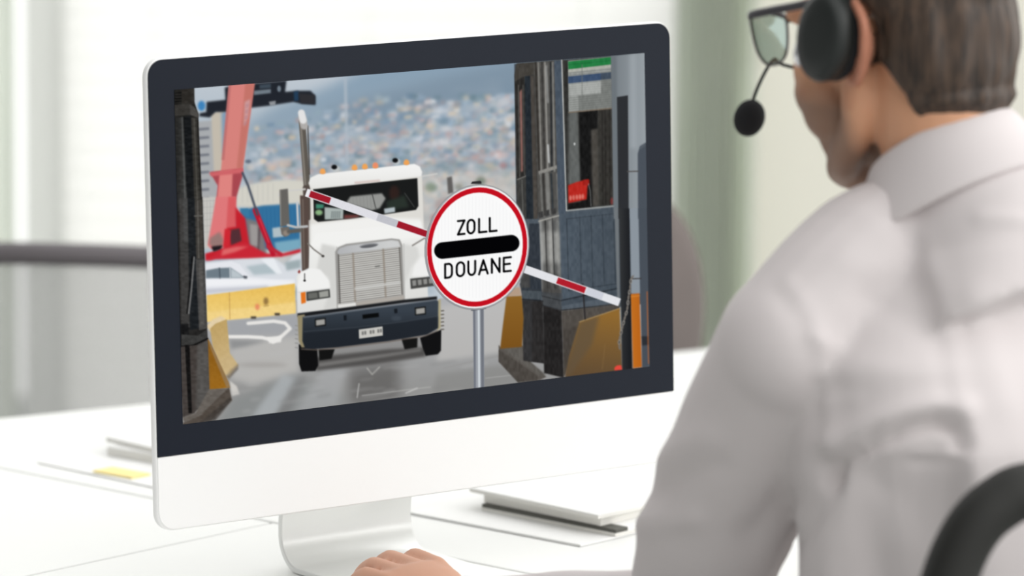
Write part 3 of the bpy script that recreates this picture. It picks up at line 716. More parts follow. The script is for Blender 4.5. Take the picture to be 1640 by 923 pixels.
    poly(C8((360, 465), (660, 398), (662, 436), (362, 508)), (66, 78, 90), .6); stroke(C8((360, 466), (660, 402)), 1.6, (34, 40, 48), .6)
    poly(C8((362, 495), (664, 440), (666, 478), (365, 520)), (82, 94, 106), .7); stroke(C8((262, 490), (365, 518), (668, 484)), 1.6, (28, 32, 36), .6)
    poly(C8((252, 420), (358, 465), (362, 518), (262, 490)), (70, 74, 78), .7); stroke(C8((254, 442), (360, 468)), 1.2, (44, 46, 48), .6)
    poly(C8((190, 60), (242, 60), (255, 430), (250, 470), (155, 455), (140, 380), (165, 330)), (50, 58, 68), .7)
    poly(C8((140, 330), (190, 300), (195, 400), (145, 400)), (76, 74, 72), 1, .8)
    poly(C8((150, 408), (252, 412), (258, 462), (155, 456)), (72, 82, 90), .8); stroke(C8((152, 410), (252, 414)), 1.2, (40, 46, 52), .6); stroke(C8((150, 460), (262, 470)), 1.6, (24, 24, 26), .6)
    # concrete bases
    poly(C8((28, 700), (40, 715), (155, 705), (200, 795), (280, 870), (240, 890), (30, 790)), (90, 84, 78), .8, lab=True)
    poly(C8((40, 715), (155, 705), (170, 770), (280, 860), (240, 862)), (98, 94, 88), 1.4, .9)
    poly(C8((30, 725), (240, 870), (232, 890), (130, 900), (28, 790)), (78, 72, 66), .8)
    poly(C8((150, 465), (262, 470), (270, 800), (160, 785)), (46, 44, 44), .7); poly(C8((150, 465), (205, 468), (205, 790), (160, 780)), (56, 56, 58), 1, .8)
    poly(C8((262, 492), (362, 520), (372, 875), (268, 850)), (38, 36, 36), .7)
    poly(C8((362, 522), (668, 486), (668, 520), (480, 580), (380, 860), (372, 875)), (74, 68, 62), .8)
    poly(C8((362, 522), (668, 486), (600, 540), (440, 600), (365, 620)), (88, 82, 76), 2, .7)
    texture(cur_label[0], .05, 3, 6, 21)
    poly(C8((70, 442), (150, 440), (160, 560), (152, 712), (36, 722), (50, 600)), lin((0, 480), (142, 100, 40), (0, 560), (124, 82, 28)), .8)
    poly(C8((72, 405), (140, 395), (150, 440), (70, 446)), (186, 156, 130), 1.2)
    poly(C8((455, 582), (668, 508), (680, 840), (380, 872), (400, 760)), lin((930, 500), (146, 106, 48), (920, 610), (98, 74, 48)), .7)
    poly(C8((455, 582), (560, 545), (520, 700), (400, 870), (380, 860)), (104, 84, 58), 3, .8)
    stroke(C8((455, 580), (668, 508)), 1.2, (186, 150, 90), .5); stroke(C8((590, 700), (575, 830)), .8, (150, 116, 70), .6, .6)
    stroke(C8((472, 380), (485, 565)), 2.2, (42, 40, 42), .5)
    # round pale column with pipes
    begin('pipe_column_picture')
    poly(C7((600, 36), (800, 12), (806, 960), (615, 960)), lin((980, 0), (116, 124, 130), (1032, 0), (150, 158, 164)), .6)
    poly(C7((600, 36), (630, 33), (640, 960), (615, 960)), (104, 112, 118), 1.5, .8); poly(C7((705, 24), (740, 20), (745, 560), (710, 560)), (158, 166, 172), 3, .8)
    poly(C8((640, -20), (662, -20), (668, 500), (655, 470)), (112, 118, 122), .7)
    poly(C7((632, 268), (695, 258), (700, 960), (640, 960)), (46, 48, 52), .5)
    poly(C8((662, -20), (720, -20), (735, 830), (680, 840)), lin((990, 0), (54, 56, 58), (1008, 0), (30, 32, 36)), .6)
    poly(C8((720, -20), (768, -20), (775, 430), (728, 430)), (138, 148, 158), .6)
    poly(C7((750, 590), (762, 548), (800, 524), (806, 960), (752, 960)), (74, 82, 92), .7); stroke(C7((765, 560), (790, 540)), 2, (104, 112, 120), 1, .7)
    poly(C8((766, -20), (818, -20), (825, 815), (785, 820)), (72, 80, 90), .6); poly(C8((782, 655), (820, 655), (822, 700), (786, 705)), (44, 48, 54), .9)
    stroke(C7((692, 692), (752, 690)), 1.8, (82, 78, 76), .4)
    poly(C8((726, 432), (772, 428), (784, 818), (738, 824)), lin((1010, 0), (196, 112, 34), (1028, 0), (182, 98, 26)), .6); stroke(C8((728, 446), (772, 442)), 1.2, (214, 138, 62), .5)
    stroke(C8((812, 420), (820, 800)), 1.2, (190, 100, 40), .5)
    poly(C8((640, 822), (652, 810), (675, 808), (680, 832), (640, 836)), (226, 72, 62), .7)
    # chain
    begin('chain_picture')
    stroke(C8((735, 352), (780, 350)), 1.6, (60, 56, 54), .5)
    ch = [(738, 338), (728, 352), (724, 380), (722, 408), (716, 436), (712, 464), (710, 492), (706, 520), (698, 546), (690, 572), (684, 598), (678, 622), (672, 648), (666, 674), (664, 700), (668, 726)]
    for k, (a, b) in enumerate(zip(ch, ch[1:])):
        m = ((a[0] + b[0]) / 2, (a[1] + b[1]) / 2); an = math.atan2(b[1] - a[1], b[0] - a[0])
        if k % 2: ell(C8(m)[0], 4.4, 2.2, (142, 138, 132), .4, rot=an); ell(C8(m)[0], 2.6, .9, (58, 56, 56), .4, rot=an)
        else: ell(C8(m)[0], 4.6, 1.5, (116, 110, 104), .4, rot=an)
    # striped boom
    begin('boom_barrier_picture')
    def boom(t0, t1, a, b, w0, w1, col, sh=0):
        f = lambda t: (a[0] + (b[0] - a[0]) * t, a[1] + (b[1] - a[1]) * t)
        p, q = f(t0), f(t1); dx, dy = q[0] - p[0], q[1] - p[1]; L = math.hypot(dx, dy); nx, ny = -dy / L, dx / L
        k0, k1 = w0 / 2, w1 / 2; s = 3.0
        return [(p[0] - nx * k0 + sh * 2, p[1] - ny * k0), (q[0] - nx * k1 + sh * 2, q[1] - ny * k1), (q[0] + nx * k1, q[1] + ny * k1), (p[0] + nx * k0, p[1] + ny * k0)], col
    A, B = (490.5, 308.5), (692, 378)
    for t0, t1, c in [(0, 1, (236, 236, 240)), (.02, .98, (222, 222, 228)), (.565, .73, (192, 193, 200)), (.028, .19, (160, 28, 44)), (.725, .96, (160, 28, 44))]:
        wdt = 13 if t0 == 0 else (10.4 if c[0] < 170 else 11.8)
        p, col = boom(t0, t1, A, B, wdt, wdt * .97, c, 0); poly(p, col, .25)
    A, B = (836, 429.5), (992, 484.5)
    for t0, t1, c in [(0, 1, (238, 239, 243)), (.02, 1, (226, 227, 232)), (.66, .83, (206, 209, 219)), (.36, .65, (178, 30, 44))]:
        wdt = 12.6 if t0 == 0 else (10.2 if c[0] < 190 else 11.4)
        p, col = boom(t0, t1, A, B, wdt, wdt * 1.0, c, 0); poly(p, col, .25)
    texture(cur_label[0], .03, 1, 1, 33)
    # round customs sign on its post
    begin('road_sign_picture')
    poly(C0((757, 490), (775, 490), (776, 690), (760, 690)), (140, 144, 152), .3)
    for x, w, c in [(759.5, 3, (112, 116, 126)), (766.5, 3.4, (206, 212, 216)), (772, 4, (112, 116, 124)), (762.8, 2, (158, 162, 168))]: stroke(C0((x, 492), (x + 1.6, 690)), w, c, .4)
    stroke(C0((756, 496), (777, 493)), 4, (84, 88, 96), .6)
    poly(C6((352, 62), (362, 46), (415, 40), (424, 46), (424, 62)), (46, 46, 48), .4)
    c0 = C6((394, 487))[0]
    def disc(rx, ry, col, b=.3, dx=0, dy=0): ell((c0[0] + dx, c0[1] + dy), rx / 4.1955, ry / 4.1955, col, b, rot=.15)
    disc(351, 424, (120, 122, 126)); disc(347, 420, (196, 198, 200)); disc(343, 417, (132, 134, 138), .3, -.2, .2)
    disc(339, 414, (246, 246, 246), .3, .6, -.3); disc(335, 403, (196, 16, 32), .25, .3, -.2); disc(305, 368, (250, 250, 250), .25, .3, -.1)
    for k in range(26):
        x = 110 + k * 23; s = math.sqrt(max(0, 1 - ((x - 394) / 300) ** 2)) * 340
        stroke(C6((x, 487 - s), (x + 2, 487 + s)), .8, (238, 238, 240), .5, .8)
    # capsule bar, the same slope as the picture's own horizontals
    stroke(C6((162, 510), (624, 460)), 112 / 4.1955, (4, 4, 6), .3)
    def glyph(strokes, x0, y0, w, h, slope, th):
        for st in strokes:
            stroke(C6(*[(x0 + px * w, y0 + (1 - py) * -h * 0 - py * h + px * w * slope) for px, py in st]), th / 4.1955, (2, 2, 4), .25)
    arc = lambda cx, cy, rx, ry, a0, a1, n=14: [(cx + rx * math.cos(math.radians(a0 + (a1 - a0) * i / n)), cy + ry * math.sin(math.radians(a0 + (a1 - a0) * i / n))) for i in range(n + 1)]
    O = [arc(.5, .68, .5, .32, 0, 180) + arc(.5, .32, .5, .32, 180, 360) + [(1, .68)]]
    Z = [[(0, 1), (1, 1), (0, 0), (1, 0)]]; Lg = [[(0, 1), (0, 0), (1, 0)]]
    D = [[(0, 0), (0, 1), (.5, 1)] + arc(.5, .68, .5, .32, 90, 0) + arc(.5, .32, .5, .32, 0, -90) + [(0, 0)]]
    U = [[(0, 1), (0, .32)] + arc(.5, .32, .5, .32, 180, 360) + [(1, 1)]]
    Ag = [[(0, 0), (.5, 1), (1, 0)], [(.18, .30), (.82, .30)]]; N = [[(0, 0), (0, 1), (1, 0), (1, 1)]]
    E = [[(1, 1), (0, 1), (0, 0), (1, 0)], [(0, .52), (.85, .52)]]
    sl = -.105; th = 14.4
    for g, x, yb, w in [(Z, 266, 402, 44), (O, 331, 396, 46), (Lg, 408, 388, 50), (Lg, 480, 381, 46)]: glyph(g, x, yb, w, 90, sl, th)
    for g, x, yb, w in [(D, 180, 694, 46), (O, 258, 684, 50), (U, 336, 676, 46), (Ag, 408, 670, 58), (N, 494, 659, 52), (E, 574, 651, 48)]: glyph(g, x, yb, w, 92, sl, th)
    for nm, k, gain in (('booth_picture', .22, .98), ('gate_column_picture', .5, .95), ('pipe_column_picture', .1, 1), ('truck_picture', .3, 1), ('road_picture', .2, 1)):
        s = labels == label_names.index(nm) + 1; v = pic[s]; g = v @ np.array([.3, .59, .11], np.float32)
        pic[s] = (v + (g[:, None] - v) * k * np.clip(1.6 - 4 * (v.max(1) - v.min(1)), 0, 1)[:, None]) * gain
    np.clip(pic, 0, 1, out=pic)
# ---------------------------------------------------------------- the monitor
TL = np.array([-.357819, 4.841179, 1.300558]); XA = np.array([.799645, .600473, 0.0])
DN = np.array([.026192, -.034880, -.999048]); NV = np.array([.599901, -.798884, .043619])
def mon(x, y, z=0.0): return Vector(TL + XA * x + DN * y + NV * z)      # along the panel, down it, out of it
MW, MH, CHIN = .650, .392, .4655
XW = Vector(XA); NH = Vector((NV[0], NV[1], 0)).normalized()
CB = mon(.325, CHIN); FOOT_BACK = -.148
foot_c = CB + NH * -.04; foot_c.z = DESK_Z
monitor = thing('monitor', 'large silver all-in-one monitor with black bezel showing a truck at a customs barrier', 'monitor', tuple(foot_c))
MAT_ALU = mat('brushed_aluminium', (.90, .90, .895), .5, .0, .4, bump=.02, bscale=400)
MAT_ALU2 = mat('satin_aluminium', (.84, .845, .83), .33, .35, .5)
MAT_GLASS = mat('black_bezel_glass', srgb(28, 33, 43), .4, 0, .12)

def rrect(x0, y0, x1, y1, r, n=8, corners=(1, 1, 1, 1)):
    """Rounded rectangle, corners in the order top-left, top-right, bottom-right, bottom-left (y grows downward)."""
    out = []
    for (cx, cy, a0), on in zip(((x0 + r, y0 + r, 180), (x1 - r, y0 + r, 270), (x1 - r, y1 - r, 0), (x0 + r, y1 - r, 90)), corners):
        if on:
            for k in range(n + 1):
                a = math.radians(a0 + 90 * k / n); out.append((cx + r * math.cos(a), cy + r * math.sin(a)))
        else:
            x = x0 if cx < (x0 + x1) / 2 else x1; y = y0 if cy < (y0 + y1) / 2 else y1; out.append((x, y))
    return out
bm = B(); rings = []
for ins, z in ((.0012, -.0004), (0, -.0016), (0, -.0075), (.004, -.0125), (.06, -.026), (.13, -.036), (.2, -.040)):
    rings.append([mon(x, y, z) for x, y in rrect(-.0016 + ins, ins - .0016, MW + .0016 - ins, CHIN + .0016 - ins, max(.019 - ins * .02, .012))])
add_loft(bm, rings); obj('housing', bm, MAT_ALU, monitor)
bm = B(); rr = rrect(0, 0, MW, MH, .0165, corners=(1, 1, 0, 0))
add_hexa(bm, [mon(x, y, -.0006) for x, y in rr], [mon(x, y, .0012) for x, y in rr]); obj('bezel', bm, MAT_GLASS, monitor, smooth=False)
bm = B(); rr = rrect(0, MH + .0006, MW, CHIN, .0185, corners=(0, 0, 1, 1))
add_hexa(bm, [mon(x, y, -.0006) for x, y in rr], [mon(x, y, .0008) for x, y in rr]); obj('chin', bm, MAT_ALU, monitor, smooth=False)

# bent metal stand: neck, bend and foot in one sheet
prof = [(-.055, .16), (-.10, .08), (-.135, .0), (-.1465, -.035), (-.148, -.055)]
for k in range(1, 9):
    a = math.radians(180 + 90 * k / 8); prof.append((-.108 + .040 * math.cos(a), -.057 + .040 * math.sin(a)))
zb = DESK_Z - CB.z
prof = [(y, z) if i < 5 else (y, max(z, zb)) for i, (y, z) in enumerate(prof)]; prof += [(-.06, zb), (.0, zb), (.07, zb)]
prof = curve([(p[0], p[1], 0) for p in prof], 3); prof = [(p.x, p.y) for p in prof]; th = .0065
inner = []
for i, p in enumerate(prof):
    q0, q1 = prof[max(i - 1, 0)], prof[min(i + 1, len(prof) - 1)]; tx, tz = q1[0] - q0[0], q1[1] - q0[1]; L = math.hypot(tx, tz)
    inner.append((p[0] - tz / L * th, p[1] + tx / L * th))
SWD = .083; bm = B()
def stand_pt(s, q): return CB + XW * s + NH * q[0] + Vector((0, 0, max(q[1], zb + .0004)))
add_loft(bm, [[stand_pt(-SWD, p), stand_pt(SWD, p), stand_pt(SWD, q), stand_pt(-SWD, q)] for p, q in zip(prof, inner)])
obj('stand', bm, MAT_ALU2, monitor, bevel=.0012)
bm = B(); add_box(bm, CB + NH * -.05 + Vector((0, 0, .165)), (.12, .035, .07), Matrix((XW, -NH, (0, 0, 1))).transposed()); obj('hinge', bm, MAT_ALU2, monitor, bevel=.006)

# the flat picture, split where its subjects meet
draw_picture()
def hit_panel(px, py, z):
    o = np.array([0, 0, CAM_H]); v = ray(px, py); p0 = TL + NV * z; return o + v * (((p0 - o) @ NV) / (v @ NV))
qc = [hit_panel(px, py, .0016) for px, py in ((279, 144), (1032, 85), (1040, 587), (293, 680))]
GW, GH = 780, 540
U, V = np.meshgrid(np.linspace(0, 1, GW + 1), np.linspace(0, 1, GH + 1))
P3 = (qc[0] * ((1 - U) * (1 - V))[..., None] + qc[1] * (U * (1 - V))[..., None] + qc[2] * (U * V)[..., None] + qc[3] * ((1 - U) * V)[..., None])
def sample_px(uv):
    x = np.clip((uv[..., 0] - PX0) * SS - .5, 0, CW - 2); y = np.clip((uv[..., 1] - PY0) * SS - .5, 0, CH - 2)
    xi, yi = x.astype(int), y.astype(int); return x - xi, y - yi, xi, yi
fx, fy, xi, yi = sample_px(to_px(P3)); fx, fy = fx[..., None], fy[..., None]
soft = gauss(pic, .5)
colr = (soft[yi, xi] * (1 - fx) + soft[yi, xi + 1] * fx) * (1 - fy) + (soft[yi + 1, xi] * (1 - fx) + soft[yi + 1, xi + 1] * fx) * fy
colr = np.where(colr <= .04045, colr / 12.92, ((colr + .055) / 1.055) ** 2.4)
mid = (P3[:-1, :-1] + P3[1:, 1:]) / 2
_, _, xi, yi = sample_px(to_px(mid)); cell = labels[yi, xi]
MAT_SCREEN = bpy.data.materials.new('lit_screen'); MAT_SCREEN.use_nodes = True
_n, _l = MAT_SCREEN.node_tree.nodes, MAT_SCREEN.node_tree.links; _b = _n['Principled BSDF']
_a = _n.new('ShaderNodeVertexColor'); _a.layer_name = 'shown'
_b.inputs['Base Color'].default_value = (.0, .0, .0, 1); _b.inputs['Specular IOR Level'].default_value = 0; _b.inputs['Roughness'].default_value = .6
_l.new(_a.outputs['Color'], _b.inputs['Emission Color']); _b.inputs['Emission Strength'].default_value = 1.0
vid = np.arange((GW + 1) * (GH + 1)).reshape(GH + 1, GW + 1)
quads = np.stack([vid[:-1, :-1], vid[1:, :-1], vid[1:, 1:], vid[:-1, 1:]], -1)
flatP, flatC = P3.reshape(-1, 3), colr.reshape(-1, 3)
def picture_part(name, q, parent):
    used, inv = np.unique(q.ravel(), return_inverse=True); nq = len(q)
    me = bpy.data.meshes.new(name); me.vertices.add(len(used)); me.loops.add(nq * 4); me.polygons.add(nq)
    me.vertices.foreach_set('co', flatP[used].ravel()); me.loops.foreach_set('vertex_index', inv.astype(np.int32))
    me.polygons.foreach_set('loop_start', np.arange(0, nq * 4, 4, dtype=np.int32)); me.update(calc_edges=True)
    at = me.color_attributes.new('shown', 'FLOAT_COLOR', 'POINT')
    at.data.foreach_set('color', np.concatenate([flatC[used], np.ones((len(used), 1))], 1).astype(np.float32).ravel())
    return link_mesh(name, me, MAT_SCREEN, parent, smooth=False)
PART_LABELS = {'truck_picture': 'white truck with a dark bumper on the screen', 'road_sign_picture': 'round red-rimmed ZOLL DOUANE sign on the screen', 'boom_barrier_picture': 'red and white barrier arm on the screen',
               'crane_picture': 'red crane on the screen', 'car_picture': 'white parked cars on the screen', 'barrier_block_picture': 'yellow concrete barriers on the screen', 'container_picture': 'blue containers on the screen',
               'building_picture': 'grey apartment blocks on the screen', 'road_picture': 'grey road with white markings on the screen', 'gate_column_picture': 'dark toll column on the screen', 'booth_picture': 'grey-blue toll booth on the screen',
               'pipe_column_picture': 'pale round column with pipes on the screen', 'chain_picture': 'hanging chain on the screen'}
screen = picture_part('screen', quads[cell == 0], monitor)
for _i, _nm in enumerate(label_names, 1):
    if (cell == _i).any():
        _o = picture_part(_nm, quads[cell == _i], screen); _o['label'] = PART_LABELS[_nm]

# ---------------------------------------------------------------- papers on the desks
MAT_PAPER = mat('white_paper', (.87, .87, .86), .7, var=.01)
MAT_PAGE = mat('page_edges', (.78, .77, .73), .8, var=.03, vscale=300)
MAT_SPINE = mat('dark_binding', srgb(84, 84, 78), .6)
FAR = Vector((.66, .75, 0)).normalized()
def slab(pts, z0, z1):
    bm = B(); add_hexa(bm, [Vector((p[0], p[1], z0)) for p in pts], [Vector((p[0], p[1], z1)) for p in pts]); return bm
def quad_from(a, c, z, depth, far=FAR): p, q = onz(*a, z), onz(*c, z); return [p, q, q + far * depth, p + far * depth]
z = DESK_Z + .0006
q = quad_from((652, 823), (930, 876), z, .215)
props(obj('paper_sheet', slab(q, z, z + .0022), MAT_PAPER, smooth=False), 'large white sheets of paper lying flat under the notebooks', 'paper')
def notebook(name, a, c, z0, th, depth, label, cat, binding=0.0, group=None):
    q = quad_from(a, c, z0, depth); ctr = sum(q, Vector()) / 4
    t = thing(name, label, cat, (ctr.x, ctr.y, z0), group)
    obj('pages', slab(q, z0, z0 + th - binding - .0012), MAT_PAGE, t, smooth=False)
    if binding: obj('binding', slab([q[0], q[1], q[1] + FAR * .02, q[0] + FAR * .02], z0 + th - binding - .0011, z0 + th - .0002), MAT_SPINE, t, smooth=False)
    ins = [q[0] + FAR * (.0205 if binding else 0), q[1] + FAR * (.0205 if binding else 0), q[2], q[3]]
    obj('cover', slab(ins, z0 + th - binding - .0011, z0 + th), MAT_PAPER, t, smooth=False)
    return t
z += .0024
notebook('notebook', (772, 818), (986, 860), z, .0078, .19, 'white notebook with a dark bound edge, lowest of the stack right of the monitor', 'notebook', .003)
z += .008
notebook('notebook', (775, 805), (962, 843), z, .0098, .19, 'plain white notebook in the middle of the stack right of the monitor', 'notebook')
z += .01
notebook('booklet', (752, 788), (958, 832), z, .0046, .2, 'white booklet lying on top of the notebook stack', 'booklet')
# second stack, left of the monitor
z = DESK_Z + .0006
q = quad_from((60, 742), (262, 785), z, .2)
props(obj('paper_sheet', slab(q, z, z + .0012), MAT_PAPER, smooth=False), 'white sheet of paper under the yellow note left of the monitor', 'paper')
zz = z + .0014
notebook('magazine', (172, 730), (300, 752), zz, .011, .2, 'grey-edged magazine at the bottom of the stack left of the monitor', 'magazine')
zz += .0112
notebook('magazine', (170, 708), (300, 738), zz, .006, .2, 'white magazine on top of the stack left of the monitor', 'magazine')
MAT_YELLOW = mat('yellow_paper', srgb(250, 232, 160), .7)
q = quad_from((149, 757), (211, 768), z + .0014, .03)
props(obj('sticky_note', slab(q, z + .0014, z + .004), MAT_YELLOW, smooth=False), 'yellow sticky note pad on white paper left of the monitor', 'sticky note')

# ---------------------------------------------------------------- office chairs
MAT_BLACK = mat('black_plastic', srgb(27, 27, 24), .6, var=.1)
MAT_DARKBAR = mat('mauve_grey_plastic', srgb(104, 99, 102), .6)
MAT_TAUPE = mat('taupe_fabric', srgb(122, 113, 110), .9, var=.05, bump=.2, bscale=300)
MAT_LILAC = mat('lilac_grey_plastic', srgb(168, 164, 176), .6)
MAT_STEEL = mat('steel', (.6, .6, .6), .3, .9)
MAT_MESH = bpy.data.materials.new('mesh_fabric'); MAT_MESH.use_nodes = True
_n, _l = MAT_MESH.node_tree.nodes, MAT_MESH.node_tree.links; _b = _n['Principled BSDF']; _b.inputs['Base Color'].default_value = (*srgb(178, 178, 178), 1); _b.inputs['Roughness'].default_value = .8
_t = _n.new('ShaderNodeBsdfTransparent'); _m = _n.new('ShaderNodeMixShader'); _m.inputs[0].default_value = .38
_l.new(_t.outputs[0], _m.inputs[1]); _l.new(_b.outputs[0], _m.inputs[2]); _l.new(_m.outputs[0], _n['Material Output'].inputs['Surface'])

def office_chair(label, cx, cy, face, seat_z, m, arms=True):
    """Pedestal, seat and arms; face is the unit direction the sitter looks in. Returns root and frame (left, forward)."""
    F = Vector((face[0], face[1], 0)).normalized(); L = Vector((-F.y, F.x, 0)); U = Vector((0, 0, 1)); C0_ = Vector((cx, cy, 0))
    t = thing('office_chair', label, 'office chair', (cx, cy, 0), None)
    P = lambda l, f, u: C0_ + L * l + F * f + U * u
    bm = B(); add_tube(bm, [P(0, 0, .09), P(0, 0, .28)], .035, 20); add_tube(bm, [P(0, 0, .27), P(0, 0, seat_z - .06)], .02, 20); obj('gas_column', bm, MAT_STEEL, t)
    for k in range(5):
        a = 2 * math.pi * k / 5 + .3; dx, dy = math.cos(a), math.sin(a)
        bm = B(); add_tube(bm, [P(0, 0, .12), P(dx * .15, dy * .15, .105), P(dx * .3, dy * .3, .075)], [.028, .022, .016], 12); leg = obj('base_arm', bm, m, t)
        bm = B()
        for s in (-.014, .014):
            side = Vector(P(-dy, dx, 0) - P(0, 0, 0)).normalized(); c = P(dx * .3, dy * .3, .03) + side * s
            add_tube(bm, [c - side * .009, c + side * .009], .029, 18)
        add_tube(bm, [P(dx * .3, dy * .3, .03), P(dx * .3, dy * .3, .08)], .008, 10); obj('caster', bm, MAT_BLACK, leg)
    rings = []
    for u, k in ((-.05, .9), (-.035, 1.0), (-.005, 1.0), (.0, .93)):
        rings.append([P(.24 * k * math.copysign(abs(math.cos(a)) ** .5, math.cos(a)), .02 + .235 * k * math.copysign(abs(math.sin(a)) ** .5, math.sin(a)), seat_z + u) for a in [2 * math.pi * i / 40 for i in range(40)]])
    bm = B(); add_loft(bm, rings); obj('seat', bm, m, t)
    bm = B(); add_tube(bm, curve([P(0, -.05, seat_z - .06), P(0, -.2, seat_z - .055), P(0, -.275, seat_z + .04), P(0, -.285, seat_z + .13)], 6), .022, 14); obj('back_support', bm, m, t)
    if arms:
        for s in (-1, 1):
            bm = B(); add_tube(bm, curve([P(s * .2, .02, seat_z - .045), P(s * .29, .02, seat_z - .03), P(s * .3, .0, seat_z + .1), P(s * .3, -.02, seat_z + .2)], 6), .016, 12)
            arm = obj('armrest', bm, MAT_LILAC if m is not MAT_BLACK else m, t)
            bm = B(); add_tube(bm, [P(s * .3, -.14, seat_z + .21), P(s * .3, .12, seat_z + .21)], .03, 14, flat=.45); obj('arm_pad', bm, m, arm)
    return t, P

# mesh-backed chair at the left, behind the far desk
cm = aty(130, 388, 6.75)
t, P = office_chair('grey mesh-backed office chair behind the far desk, left of the monitor', cm.x + .02, 6.95, (.1, 1), .43, MAT_DARKBAR, arms=False)
zt = cm.z - .012
def back_pt(l, u, off=0.0): return P(l, -.29 + .9 * l * l - off - .06 * (u - .5), u)
ring = [(-.25, .52), (-.27, .7), (-.25, zt - .03), (-.2, zt), (0, zt + .012), (.2, zt), (.25, zt - .03), (.27, .7), (.25, .52), (0, .49)]
bm = B(); add_tube(bm, curve([back_pt(l, u) for l, u in ring], 5, True), .0155, 12, True); obj('back_frame', bm, MAT_DARKBAR, t)
bm = B(); rows = []
for i in range(13):
    u = .5 + (zt + .002 - .5) * i / 12; w = .245 + .02 * math.sin(math.pi * i / 12)
    rows.append([back_pt(-w + 2 * w * k / 24, u, .0025) for k in range(25)] + [back_pt(w - 2 * w * k / 24, u, -.0025) for k in range(25)])
add_loft(bm, rows); obj('mesh_panel', bm, MAT_MESH, t)
# taupe chair behind the monitor, right
cm = aty(1010, 560, 7.0)
t, P = office_chair('taupe office chair with a rounded back behind the right edge of the monitor', cm.x - .125, 7.2, (-.35, 1), .45, MAT_TAUPE, arms=False)
rings = []
for off, k in ((0, .86), (.012, 1.0), (.045, 1.0), (.058, .86)):
    rings.append([P(.135 * k * math.cos(a) * (1 + .1 * math.sin(a)), -.25 - off - .04 * math.sin(a), .655 + .235 * k * math.sin(a)) for a in [2 * math.pi * i / 48 for i in range(48)]])
bm = B(); add_loft(bm, rings); obj('backrest', bm, MAT_TAUPE, t)
# ---------------------------------------------------------------- the man at the desk
FT = Vector((-.707, .707, 0)); LT = Vector((-.707, -.707, 0)); UP = Vector((0, 0, 1))
H0 = Vector((.345, 4.45, 1.375)); PHI = math.radians(43); PITCH = math.radians(9)
_f = Vector((-math.sin(PHI), math.cos(PHI), 0)); HL = Vector((-math.cos(PHI), -math.sin(PHI), 0))
HF = (_f * math.cos(PITCH) - UP * math.sin(PITCH)).normalized(); HU = (UP * math.cos(PITCH) + _f * math.sin(PITCH)).normalized()
HM = Matrix((HL, HF, HU)).transposed()
def hd(l, f, u): return H0 + HL * l + HF * f + HU * u
NB = Vector((.395, 4.415, 1.20))
SL, EL, WL = Vector((.252, 4.335, 1.118)), Vector((.165, 4.55, .822)), Vector((-.048, 4.76, .770))
SR, ER, WR_ = Vector((.505, 4.565, 1.10)), Vector((.60, 4.78, .86)), Vector((.53, 5.02, .775))
PELV = Vector((.47, 4.34, .56))
HIPL, HIPR = PELV + LT * .085 + UP * -.02, PELV - LT * .085 + UP * -.02
KNL, KNR = HIPL + FT * .40 + LT * .05 + UP * -.02, HIPR + FT * .40 - LT * .05 + UP * -.02
ANL, ANR = Vector((*(KNL - FT * .03).xy, .085)), Vector((*(KNR - FT * .03).xy, .085))
person = thing('person', 'man in a white shirt seen from behind, wearing glasses and a headset', 'person', (PELV.x, PELV.y, 0))

def tor(z, c, a, bdep, n=40, grow=0.0):
    return [Vector((c[0], c[1], z)) + LT * ((a + grow) * math.copysign(abs(math.cos(t)) ** .85, math.cos(t))) + FT * ((bdep + grow) * math.copysign(abs(math.sin(t)) ** .85, math.sin(t))) for t in [2 * math.pi * k / n for k in range(n)]]
TORSO = [(.50, (.478, 4.332), .165, .12), (.60, (.468, 4.342), .168, .118), (.72, (.448, 4.362), .160, .110), (.84, (.432, 4.378), .160, .108), (.95, (.430, 4.380), .178, .118),
         (1.04, (.424, 4.386), .186, .12), (1.11, (.412, 4.398), .172, .105), (1.165, (.404, 4.406), .125, .082), (1.21, (.397, 4.414), .075, .065)]

# body: one continuous surface from head to feet
bm = B()
def hball(l, f, u, r, tilt=0.0): add_ball(bm, hd(l, f, u), r, 28, 18, HM @ Matrix.Rotation(tilt, 3, 'X'))
hball(0, -.012, .046, (.075, .096, .094)); hball(0, -.050, .0, (.066, .057, .088))
hball(0, .026, .01, (.067, .066, .088))
hball(0, .036, -.052, (.054, .05, .062), .15)
hball(0, .069, -.114, (.03, .022, .02))
for s in (-1, 1):
    add_tube(bm, curve([hd(s * .058, -.002, -.02), hd(s * .056, .006, -.068), hd(s * .044, .038, -.1), hd(s * .018, .068, -.114)], 5), [.018] * 5 + [.017] * 5 + [.016] * 6, 12)
    hball(s * .05, .055, -.022, (.022, .026, .026)); hball(s * .045, .051, -.058, (.025, .026, .03)); hball(s * .036, .05, -.085, (.019, .02, .02)); hball(s * .051, .056, -.042, (.023, .024, .026)); hball(s * .034, .08, .03, (.024, .014, .012))
    hball(s * .033, .078, .004, (.0145, .0125, .0085))
    # ear: bowl and rim
    ec = hd(s * .079, -.012, .0)
    add_tube(bm, curve([hd(s * .074, -.004, -.024), hd(s * .080, -.018, -.036), hd(s * .086, -.034, -.014), hd(s * .090, -.042, .014), hd(s * .086, -.030, .034), hd(s * .076, -.010, .034)], 5), [.0052] * 26, 10)
    hball(s * .078, -.022, .0, (.008, .019, .030))
    hball(s * .008, .112, -.034, (.0095, .011, .009))
add_tube(bm, curve([hd(0, .084, .028), hd(0, .1, .006), hd(0, .116, -.026)], 5), [.009] * 4 + [.011] * 4 + [.013] * 3, 12)
hball(0, .118, -.03, (.0125, .0115, .0105))
